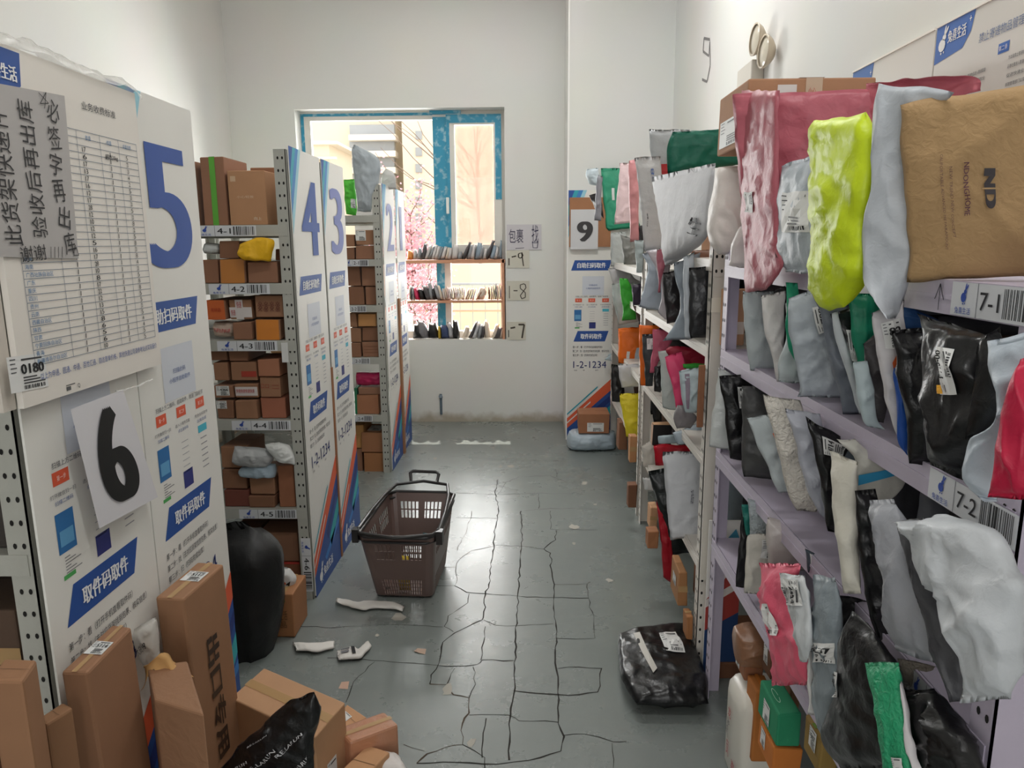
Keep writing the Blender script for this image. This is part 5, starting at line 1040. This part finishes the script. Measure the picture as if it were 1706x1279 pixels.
def wall_board(ya, yb, z0, label):
    o = MB().box((px_, yb, z0), (XR-.001, ya, ZT)).build('notice_board', mat((216, 212, 204), .35), label=label, cat='board')
    MB().box((px_-.004, yb, ZT), (XR-.001, ya, ZT+.006)).build('edge_strip', flat((240, 236, 226), .3), o); return o
w1 = wall_board(2.60, 2.098, 1.62, 'white notice board with a blue corner left of the text board')
decal(w1, 'poster_print', plane_fn((px_, 2.60, 1.62), (0, -.5, 0), (0, 0, .527), (-1, 0, 0)), [P([(0, 1), (.30, 1), (.27, .86), (.2, .8), (0, .8)], (52, 104, 176), 1), T('+', .27, .95, .02, .03, (230, 230, 230))])
w2 = wall_board(2.09, 1.30, 1.50, 'white notice board with a blue logo tab and small text, at the top right')
D = (70, 70, 76)
S = [P([(0, 1), (.215, 1), (.20, .93), (.16, .88), (0, .86)], (44, 98, 178), 1)] + [((([(x_*.75, y_) for x_, y_ in v])), f, m, l) for v, f, m, l in rabbit(.055, .935, .09, (236, 236, 232))] + [T('兔喜生活', .125, .945, .10, .045, (236, 236, 232), bold=.02), T('+', .195, .975, .012, .02, (236, 236, 232)),
     T('禁止寄递物品管理规定', .38, .885, .26, .035, (90, 110, 150)), R(.02, .765, .055, .80, (44, 98, 178), 1), T('第一条', .037, .782, .028, .018, (230, 230, 230)), R(.35, .80, .40, .835, (44, 98, 178), 1), T('第二条', .375, .817, .04, .018, (230, 230, 230))]
tx = ['为加强禁止寄递物品管理，防止禁止寄递物品进入寄递渠道', '妥善处置进入寄递渠道的禁止寄递物品，维护寄递渠道安全', '促进快递业健康发展，制定本规定', '邮政管理部门以及从事快递业务的企业，应当遵守', '国家法律法规禁止寄递的物品']
for i, t_ in enumerate(tx): S.append(T(t_, .19-.0045*(28-len(t_))*.9, .765-.028*i, .0091*len(t_), .014, D))
for i in range(14): t_ = tx[i % 5]; S.append(T(t_, .52, .775-.03*i, .23, .014, D))
decal(w2, 'poster_print', plane_fn((px_, 2.09, 1.50), (0, -.79, 0), (0, 0, .647), (-1, 0, 0)), S)

# ---------------- mailers in the window ----------------
def win_row(z, items, where, seed):
    rg = random.Random(seed); n = len(items)
    words = ['leftmost', 'second from the left', 'third from the left', 'fourth from the left', 'fifth from the left', 'sixth from the left', 'seventh from the left', 'eighth from the left', 'ninth from the left', 'tenth from the left']
    rw = ['rightmost', 'second from the right', 'third from the right', 'fourth from the right', 'fifth from the right', 'sixth from the right', 'seventh from the right', 'eighth from the right', 'ninth from the right', 'tenth from the right', 'eleventh from the right', 'twelfth from the right', 'thirteenth from the right', 'fourteenth from the right', 'fifteenth from the right', 'sixteenth from the right']
    for i, (x, h_, w_, lean, cn, col) in enumerate(items):
        p0 = at(1, 6.53, *cp('U', x, 270)); k = .1641*6.53/FPX; X0 = p0.x; W = w_*k; Hh = h_*k; ln = lean*k
        yy = 6.535; X0 = max(X0, -1.28); 
        L = [Vector((X0+ln, yy, z+Hh)), Vector((X0+ln*.5, yy, z+Hh*.5)), Vector((X0, yy, z+.002))]; Rr = [Vector((min(X0+ln+W*.7, -.25), yy, z+Hh*.96)), Vector((min(X0+ln*.5+W, -.25), yy, z+Hh*.5)), Vector((min(X0+W, -.25), yy, z+.002))]
        pos = words[i] if i < len(words) and i <= n//2 else (rw[n-1-i] if n-1-i < len(rw) else 'near the middle')
        th = .10; nr = Vector((0, -1, 0))
        pouch(L, Rr, th, plastic(col, .4), 'window_mailer', '%s %s, %s' % (cn, where, pos), 'mailer', group=where, seed=seed*50+i, nu=6, nv=8, nrm=nr, edge=.3, wr=.006, flange=.02)
Wt = ('white mailer', (214, 208, 206)); Gr = ('grey mailer', (150, 152, 156)); Dk = ('dark grey mailer', (84, 80, 82)); Bl = ('blue-grey mailer', (150, 166, 180)); Bk = ('black mailer', (40, 36, 38)); Cr = ('cream envelope', (220, 206, 190)); Pk = ('pale pink envelope', (226, 200, 196))
def it(x, h_, w_, ln, c): return (x, h_, w_, ln, c[0], c[1])
L9 = [it(52,100,60,10,('orange mailer', (226, 150, 80))), it(110,110,40,15,Wt), it(150,125,45,20,Gr), it(190,165,48,35,Dk), it(222,150,40,60,Wt), it(258,140,36,60,Gr), it(292,150,36,50,Wt), it(325,140,40,45,Wt), it(360,130,36,40,Gr), it(388,130,40,45,Wt), it(432,120,36,35,Cr), it(462,120,36,20,Wt), it(496,150,70,25,Wt), it(560,80,50,10,Gr), it(600,175,40,80,Dk), it(655,150,50,35,Gr), it(690,150,40,30,Wt), it(732,170,66,35,Bl), it(775,130,40,25,Gr), it(812,110,40,30,Wt), it(830,190,44,85,Dk), it(884,140,52,40,Bl), it(930,130,34,30,Wt), it(958,150,30,40,Gr), it(985,190,56,15,Bl)]
L8 = [it(62,140,16,8,Cr), it(80,145,14,6,Dk), it(96,140,20,4,Gr), it(118,135,55,-20,('magenta pink mailer', (196, 50, 90))), it(165,120,60,-15,Bk), it(225,150,70,-30,Dk), it(270,190,50,-20,Gr), it(300,130,60,-30,Bk), it(345,160,50,-40,Gr), it(385,150,26,-30,Cr), it(412,120,24,-14,Wt)]+[it(436+19*k,125+(k*37) % 22,17,(-14+k*3),[Cr, Pk, Wt, Cr][k % 4]) for k in range(10)]+[it(628+24*k,120+(k*31) % 30,20,40,[Pk, Cr, Wt][k % 3]) for k in range(4)]+[it(735,130,90,50,Cr), it(742,120,40,60,('brown envelope', (150, 110, 84))), it(868,140,22,0,('brown envelope', (140, 96, 76)))]+[it(895+21*k,150+(k*29) % 20,18,2,[Pk, Cr, Gr, Pk, Wt, Pk][k % 6]) for k in range(6)]
L7 = [it(85,150,110,10,Bk), it(150,190,100,-20,('silvery black mailer', (120, 118, 122))), it(245,165,100,0,Bk), it(345,130,32,0,('yellow mailer', (210, 176, 60))), it(372,140,90,0,('dark blue mailer', (60, 74, 110))), it(455,170,50,-10,('white and grey mailer', (176, 176, 180))), it(495,190,70,5,Bk), it(585,130,60,45,Cr), it(655,180,34,80,Dk), it(692,170,44,60,('white mailer', (206, 206, 208))), it(738,150,44,45,Gr), it(782,140,40,20,Dk), it(825,190,60,-5,Cr), it(892,150,50,50,('cream envelope', (214, 200, 184))), it(905,115,90,45,Dk), it(975,100,40,30,Cr)]
win_row(1.461, L9, 'standing on the upper window shelf', 1)
win_row(1.104, L8, 'standing on the middle window shelf', 2)
win_row(.758, L7, 'standing on the window sill', 3)
# ---------------- shopping basket ----------------
bk = empty('shopping_basket', (-.58, 3.27, 0), 'taupe plastic shopping basket with slotted sides and a black handle frame on the aisle floor', 'basket')
BC = Vector((-.575, 3.27, 0)); yaw = math.radians(-3)
ux = Vector((math.cos(yaw), math.sin(yaw), 0)); uy = Vector((-math.sin(yaw), math.cos(yaw), 0))
def bp_(lx, ly, z): return BC+ux*lx+uy*ly+Vector((0, 0, z))
BH = .345
def ringpt(side, t, f):
    """f 0 at the bottom .. 1 at the rim; t along the side"""
    w0, w1 = .135+.035*f, .135+.035*f; yf = -.185-.11*f; yb = .20+.09*f; r = .035
    x0, x1 = -w0, w1
    pts = {0: ((x0+r, yf), (x1-r, yf)), 1: ((x1, yf+r), (x1, yb-r)), 2: ((x1-r, yb), (x0+r, yb)), 3: ((x0, yb-r), (x0, yf+r))}
    a, b_ = pts[side]; return (a[0]+(b_[0]-a[0])*t, a[1]+(b_[1]-a[1])*t)
cols = []
for sd, n in ((0, 39), (1, 51), (2, 39), (3, 51)):
    for k in range(n+1): cols.append((sd, k/n, k, n))
    if True:
        for q in (1, 2): cols.append((sd, 'c', q, 3))
levels = [0, .03, .085, .095, .15, .16, .215, .225, .28, .30, .33, .58, .62, .735, .755, .86, .90, 1.0]
holes = {1: 'a', 3: 'a', 5: 'a', 7: 'a', 12: 'b', 14: 'b'}
NCOL = len(cols); V = []; F = []
def colpt(c, f):
    sd, t, k, n = c
    if t == 'c':
        a = Vector(ringpt(sd, 1, f)); b_ = Vector(ringpt((sd+1) % 4, 0, f)); cn = {0: (b_.x, a.y), 1: (a.x, b_.y), 2: (b_.x, a.y), 3: (a.x, b_.y)}[sd]
        u = k/n; cn = Vector(cn); p = a*(1-u)**2+cn*2*u*(1-u)+b_*u*u; return p.x, p.y
    return ringpt(sd, t, f)
for f in levels:
    for c in cols: x, y = colpt(c, f); V.append(bp_(x, y, .012+f*(BH-.012)))
for j in range(len(levels)-1):
    for i in range(NCOL):
        c = cols[i]; nx = (i+1) % NCOL
        hole = False
        if j in holes and c[1] != 'c' and cols[nx][1] != 'c' and cols[nx][0] == c[0]:
            k, n = c[2], c[3]
            if holes[j] == 'a': hole = (3 <= k < n-3) and (k % 2 == 1)
            else: hole = (k % 3 != 0) and (3 <= k < n-2) and not (n//2-2 <= k <= n//2+1)
            if holes[j] == 'b' and k % 3 != 0: hole = hole
        if not hole: F.append((j*NCOL+i, j*NCOL+nx, (j+1)*NCOL+nx, (j+1)*NCOL+i))
# floor of the basket
F.append(tuple(reversed(range(NCOL))))
TAUPE = mat((112, 92, 86), .35); RIM = mat((44, 42, 42), .35)
body = link('body', V, F, TAUPE, bk)
md = body.modifiers.new('wall', 'SOLIDIFY'); md.thickness = .003; md.offset = -1
def ringtube(f, z, r, grow, name, m, n=8):
    pts = []
    for c in cols[::3]:
        x, y = colpt(c, f); l = math.hypot(x, y); pts.append(bp_(x+x/l*grow, y+y/l*grow, z))
    mb = MB(); mb.tube(pts, r, n, closed=True); return mb.build(name, m, bk, smooth=True)
ringtube(1, BH, .009, .004, 'rim', RIM); ringtube(.92, BH-.028, .006, .006, 'rim_band', RIM)
hf = MB(); x0, x1, yf, yb = -.182, .182, -.285, .31
def arc(pts): hf.tube([bp_(*p) for p in pts], .0085, 8)
arc([(x0, -.24, BH+.012), (x0+.005, -.05, BH+.02), (x0+.02, .15, BH+.03), (x0+.05, .29, BH+.04), (0, .335, BH+.045), (x1-.05, .30, BH+.04), (x1-.02, .15, BH+.03), (x1-.005, -.05, BH+.02), (x1, -.24, BH+.012)])
arc([(x0, -.24, BH+.014), (x0+.02, -.29, BH+.012), (0, -.325, BH+.008), (x1-.02, -.29, BH+.012), (x1, -.24, BH+.014)])
hf.build('handle_frame', RIM, bk, smooth=True)
ph = MB(); ph.tube([bp_(-.065, .335, BH+.045), bp_(-.07, .345, BH+.085), bp_(-.055, .35, BH+.093), bp_(.065, .35, BH+.09), bp_(.08, .345, BH+.08), bp_(.072, .335, BH+.045)], .009, 8); ph.build('pull_handle', RIM, bk, smooth=True)
for sx in (-1, 1):
    q = MB(); q.box((-.014, -.02, -.04), (.014, .02, .02)); vv = [bp_(sx*.188+v.x, -.255+v.y, BH+v.z) for v in q.V]; link('hinge', vv, q.F, RIM, bk)
for sx in (-.09, .09):
    for sy in (-.12, .14):
        q = MB(); pts = []; q.tube([bp_(sx-.008, sy, .013), bp_(sx+.008, sy, .013)], .012, 12); q.build('wheel', RIM, bk)
L = [bp_(.055, .02, .235), bp_(.05, .03, .16), bp_(.04, .03, .09)]; Rr = [bp_(.12, .0, .23), bp_(.14, .02, .16), bp_(.13, .03, .09)]
pouch(L, Rr, .07, mat((62, 96, 100), .7, bump=.3), 'knit_glove', 'crumpled dark teal cloth item inside the shopping basket', 'cloth', seed=5, edge=.4, wr=.02, nrm=Vector((0, -1, 0)), nu=10, nv=12)
pouch([bp_(-.02, -.16, .20), bp_(-.03, -.16, .10), bp_(-.03, -.15, .02)], [bp_(.03, -.16, .20), bp_(.03, -.16, .10), bp_(.03, -.15, .02)], .02, plastic((204, 176, 60)), 'yellow_packet', 'small yellow packet inside the basket behind the front slots', 'packet', seed=6, nu=6, nv=8)

# ---------------- foam strips, paper scraps ----------------
FOAM = mat((226, 222, 216), .6, bump=.1)
bag('F', [885,140,880,175, 1020,170,1060,222, 1060,160,1100,215, 1240,168,1240,215, 1345,200,1330,232], (226, 222, 216), ('z', .014), .026, 'white bent foam strip lying in front of the basket', 'foam strip', 'foam_strip', m=FOAM, nu=6, nv=24, edge=.3, wr=.003)
bag('F', [595,430,612,500, 680,440,690,502, 790,440,740,508, 872,430,878,472], (226, 222, 216), ('z', .014), .026, 'short white foam strip nearest the left rack', 'foam strip', 'foam_strip', m=FOAM, nu=6, nv=20, edge=.3, wr=.003)
bag('F', [888,490,900,560, 985,465,1000,548, 1030,485,1050,540, 1080,430,1115,470, 1100,424,1118,455], (220, 216, 212), ('z', .014), .026, 'white foam strip with black printed marks on the floor', 'foam strip', 'foam_strip', m=FOAM, nu=6, nv=20, edge=.3, wr=.003, prints=[R(.2, .62, .75, .70, INK, 3), R(.25, .74, .35, .92, (90, 90, 96), 3), R(.45, .76, .6, .92, (120, 120, 126), 3)])
def scrap(crop, pts, col, label):
    V = [at(2, .001, *cp(crop, *p))+Vector((0, 0, .002*((i*7) % 3))) for i, p in enumerate(pts)]
    link('paper_scrap', V, [tuple(range(len(V)))], flat(col, .8), label=label, cat='paper scrap')
scrap('F', [(898,748), (918,708), (970,706), (960,752)], (206, 170, 150), 'small peach paper scrap on the floor below the foam strips')
scrap('F', [(1400,500), (1425,482), (1485,490), (1475,520), (1440,515), (1420,510)], (190, 164, 146), 'torn beige label stuck on the floor right of the foam strips')

# black parcel on the floor
bag('S', [195,375,270,345, 210,480,500,430, 220,640,460,620] if False else [200,370,900,250, 185,480,950,400, 200,640,1040,560, 225,820,1110,740, 300,960,1140,880, 390,1085,1155,1100], (32, 32, 35), ('z', .06), .13, 'black glossy mailer parcel lying on the aisle floor', edge=.22, flange=.015, nu=34, nv=30, wr=.013, wf=12,
    lab=(None, (.56, .50, .80, .80)), prints=[P([(.22, .82), (.30, .80), (.34, .55), (.40, .30), (.33, .25), (.28, .50)], (196, 192, 184), 3)])

# ---------------- foreground cartons on the left ----------------
def tall(crop, tq, z1, z0, label, lean=(0, 0), **kw):
    """carton from the four top corners seen in the photograph (near-left, near-right, far-right, far-left)"""
    Tq = [at(2, z1, *cp(crop, *p)) for p in tq]; ln = Vector((lean[0], lean[1], 0))
    Bq = [Vector((p.x, p.y, z0))+ln for p in Tq]; return carton(Bq+Tq, label, **kw)
K2 = (160, 108, 72)
tall('Y', [(270,852),(388,855),(585,652),(500,640)], .75, .003, 'tall leaning brown carton with a 5114 sticker in front of panel 6', lean=(.02, .0), col=(146, 106, 78), tape='top', lab=('top', '5114', (.12, .35, .9, .62)), bev=.006)
tall('Y', [(690,520),(815,528),(995,372),(880,362)], .72, .003, 'tallest brown carton with large characters in front of panel 5', lean=(.01, .01), col=(152, 112, 82), tape='top', lab=('top', '5117', (.15, .45, .85, .72)), prints=[('right', [T('出口专用', .5, .52, .5, .30, (60, 42, 30), rot=-90, bold=.02)])], bev=.006)
tall('Y', [(-60,890),(100,892),(165,795),(20,790)], .85, .003, 'brown carton with a round black mark at the left picture edge', col=(148, 108, 78), tape=None, prints=[('right', [(([(.5+.42*math.cos(t), .62+.13*math.sin(t)) for t in [2*math.pi*i/20 for i in range(20)]]), [tuple(range(20))], (24, 22, 22), 2), T('山', .5, .62, .4, .12, (206, 196, 180), rot=0)])], bev=.006)
tall('Y', [(165,1060),(205,1085),(325,1010),(280,985)], .70, .003, 'small brown carton tucked between the taller cartons on the left', col=(142, 104, 74), tape=None, bev=.005)
# crushed carton
b_, fcs = tall('X', [(257,1165),(340,1190),(312,1100),(245,1108)], .61, .003, 'crushed brown carton with a torn open top in the left foreground', lean=(-.0, .0), col=(146, 108, 80), tape=None, seam=False)
b_.data.materials[0] = mat((146, 108, 80), .8, bump=.5, bscale=20)
TP = [at(2, .61, *cp('Z', *p)) for p in ((215,500),(500,455),(640,850),(260,760))]
crumple('torn_paper', [TP[0]+Vector((.03, -.02, .0)), (TP[0]+TP[1])/2+Vector((0, -.03, .03)), TP[1]+Vector((-.02, -.01, .01))], .09, card((196, 152, 96)), 'crumpled kraft paper bursting out of the crushed carton', 'paper', .02, 8)
bag('Z', [85,235,110,215, 215,200,270,130, 150,400,290,260, 200,500,290,480] if False else [95,225,272,130, 120,330,285,250, 160,430,292,400, 200,520,300,500], (206, 202, 196), ('y', 1.62, 1.62), .07, 'white film-wrapped parcel with handwriting behind the leaning carton', edge=.3, prints=[T('大货98', .45, .55, .6, .2, (60, 56, 56), rot=12)], wr=.008)
# open flat carton with a lid
tall('Z', [(1085,962),(1720,790) if False else (1600,1100),(1710,765),(1090,510)], .26, .003, 'x') if False else None
A_ = [at(2, .30, *p) for p in ((438,1209), (575,1168), (575,1168), (385,1160))]
c1, c2, c3 = at(2, .30, 384, 1162), at(2, .30, 440, 1112), at(2, .30, 575, 1170); c4 = c1+(c3-c2)
tops = [c1, c4, c3, c2]; bots = [Vector((p.x, p.y, .003)) for p in tops]
carton(bots+tops, 'wide brown carton with a loose top flap in the left foreground', col=(184, 142, 106), tape='ltop', bev=.004, lab=('right', None, (.3, .3, .6, .6)))
# black printed bag
b_, fn = bag('F', [560,830,735,770, 460,920,765,860, 380,1010,770,960, 260,1100,735,1080, 180,1200,735,1200, 60,1330,735,1330], (30, 30, 32), ('y', 1.60, 1.56), .10, 'black mailer printed RE.LARUN in white in the left foreground', nu=24, nv=26, wr=.014, edge=.3,
    prints=None)
wt = (190, 190, 192)
decal(b_, 'print', fn, [T('RE.LARUN', .78, .42, .34, .05, wt, rot=48, bold=.01), T('RE.LARUN', .50, .24, .34, .05, wt, rot=48, bold=.01), T('RE.LARUN', .22, .12, .30, .05, wt, rot=48, bold=.01), T('RE.LARUN', .30, .50, .22, .03, wt, rot=48), GRID(.45, .02, .66, .14, (214, 208, 206), 3, 2), T('RE.LARUN', .92, .18, .26, .05, wt, rot=48, bold=.01)], step=.0012)
# taped carton, floor carton, white bag
t1 = [at(2, .20, *p) for p in ((583,1232), (665,1210), (668,1208), (640,1184))]
n1, n2, n3 = at(2, .20, 583, 1236), at(2, .20, 664, 1206), at(2, .20, 640, 1184); n4 = n1+(n3-n2)*1.0
n4 = n1+(n3-n2); tops = [n1, n2, n3, n4]
TT = mat((180, 128, 98), .25, bump=.4, bscale=16, var=.15, coat=.3)
carton([Vector((p.x, p.y, .003)) for p in tops]+tops, 'shiny film-wrapped brown carton on the floor in the foreground', tape='ltop', m=TT, bev=.008)
tops = [at(2, .16, *p) for p in ((560, 1290), (600, 1300), (650, 1252), (612, 1240))]
carton([Vector((p.x, p.y, .003)) for p in tops]+tops, 'pale brown carton cut by the lower picture edge', col=(190, 144, 104), tape=None)
tops = [at(2, .15, *p) for p in ((560, 1195), (575, 1215), (612, 1195), (578, 1172))]
carton([Vector((p.x, p.y, .003)) for p in tops]+tops, 'low brown carton between the flap carton and the shiny wrapped one', col=(196, 148, 108), tape=None, lab=('top', None, (.1, .1, .6, .6)))
bag('X', [600,1279,690,1300, 610,1262,676,1279, 635,1252,668,1262][::1], (214, 208, 204), ('z', .12), .08, 'white glossy film bag at the bottom centre edge', edge=.3, nu=10, nv=10, nrm=Vector((0, 0, 1)))
# black bin bag and small carton by rack 4
bag('X', [368,872,405,868, 372,930,462,915, 378,1000,470,985, 380,1060,462,1060, 386,1128,440,1120], (22, 22, 25), ('y', 2.65, 2.65), .40, 'large black sack standing between panel 5 and rack 4', 'sack', 'black_sack', edge=.3, wr=.02, wf=8, nu=16, nv=20, m=mat((11, 11, 13), .55, bump=.3))
a = at(1, 2.74, 456, 995); c = at(2, 0, 490, 1052)
ca = at(0, -1.0, 456, 1064)
tops = [at(2, .26, *p) for p in ((455, 1000), (487, 985), (484, 978), (462, 988))]
xx0 = at(1, 2.74, 455, 1040).x; xx1 = at(1, 2.74, 491, 1040).x; zz = at(1, 2.74, 470, 990).z
carton(jbox((xx0, 2.74, .003), (xx1, 2.92, zz), rg), 'small upright brown carton with green print at the foot of rack 4', col=(158, 108, 70), tape='top', prints=[('front', [T('生活', .5, .52, .4, .22, (92, 66, 34)), T('※', .5, .85, .3, .10, (60, 110, 50)), T('品', .5, .30, .3, .15, (92, 66, 34))])])
bag('N', [430,775,520,768, 440,790,572,830, 465,860,570,880, 455,920,530,905], (206, 204, 202), ('y', 2.84, 2.84), .10, 'rolled white mailer with black and orange inside on the small carton', edge=.3, wr=.012, prints=[P([(.2, .3), (.6, .55), (.65, .48), (.2, .2)], (224, 90, 40), 3), P([(.3, .15), (.8, .35), (.85, .6), (.7, .5)], (24, 24, 26), 2)])
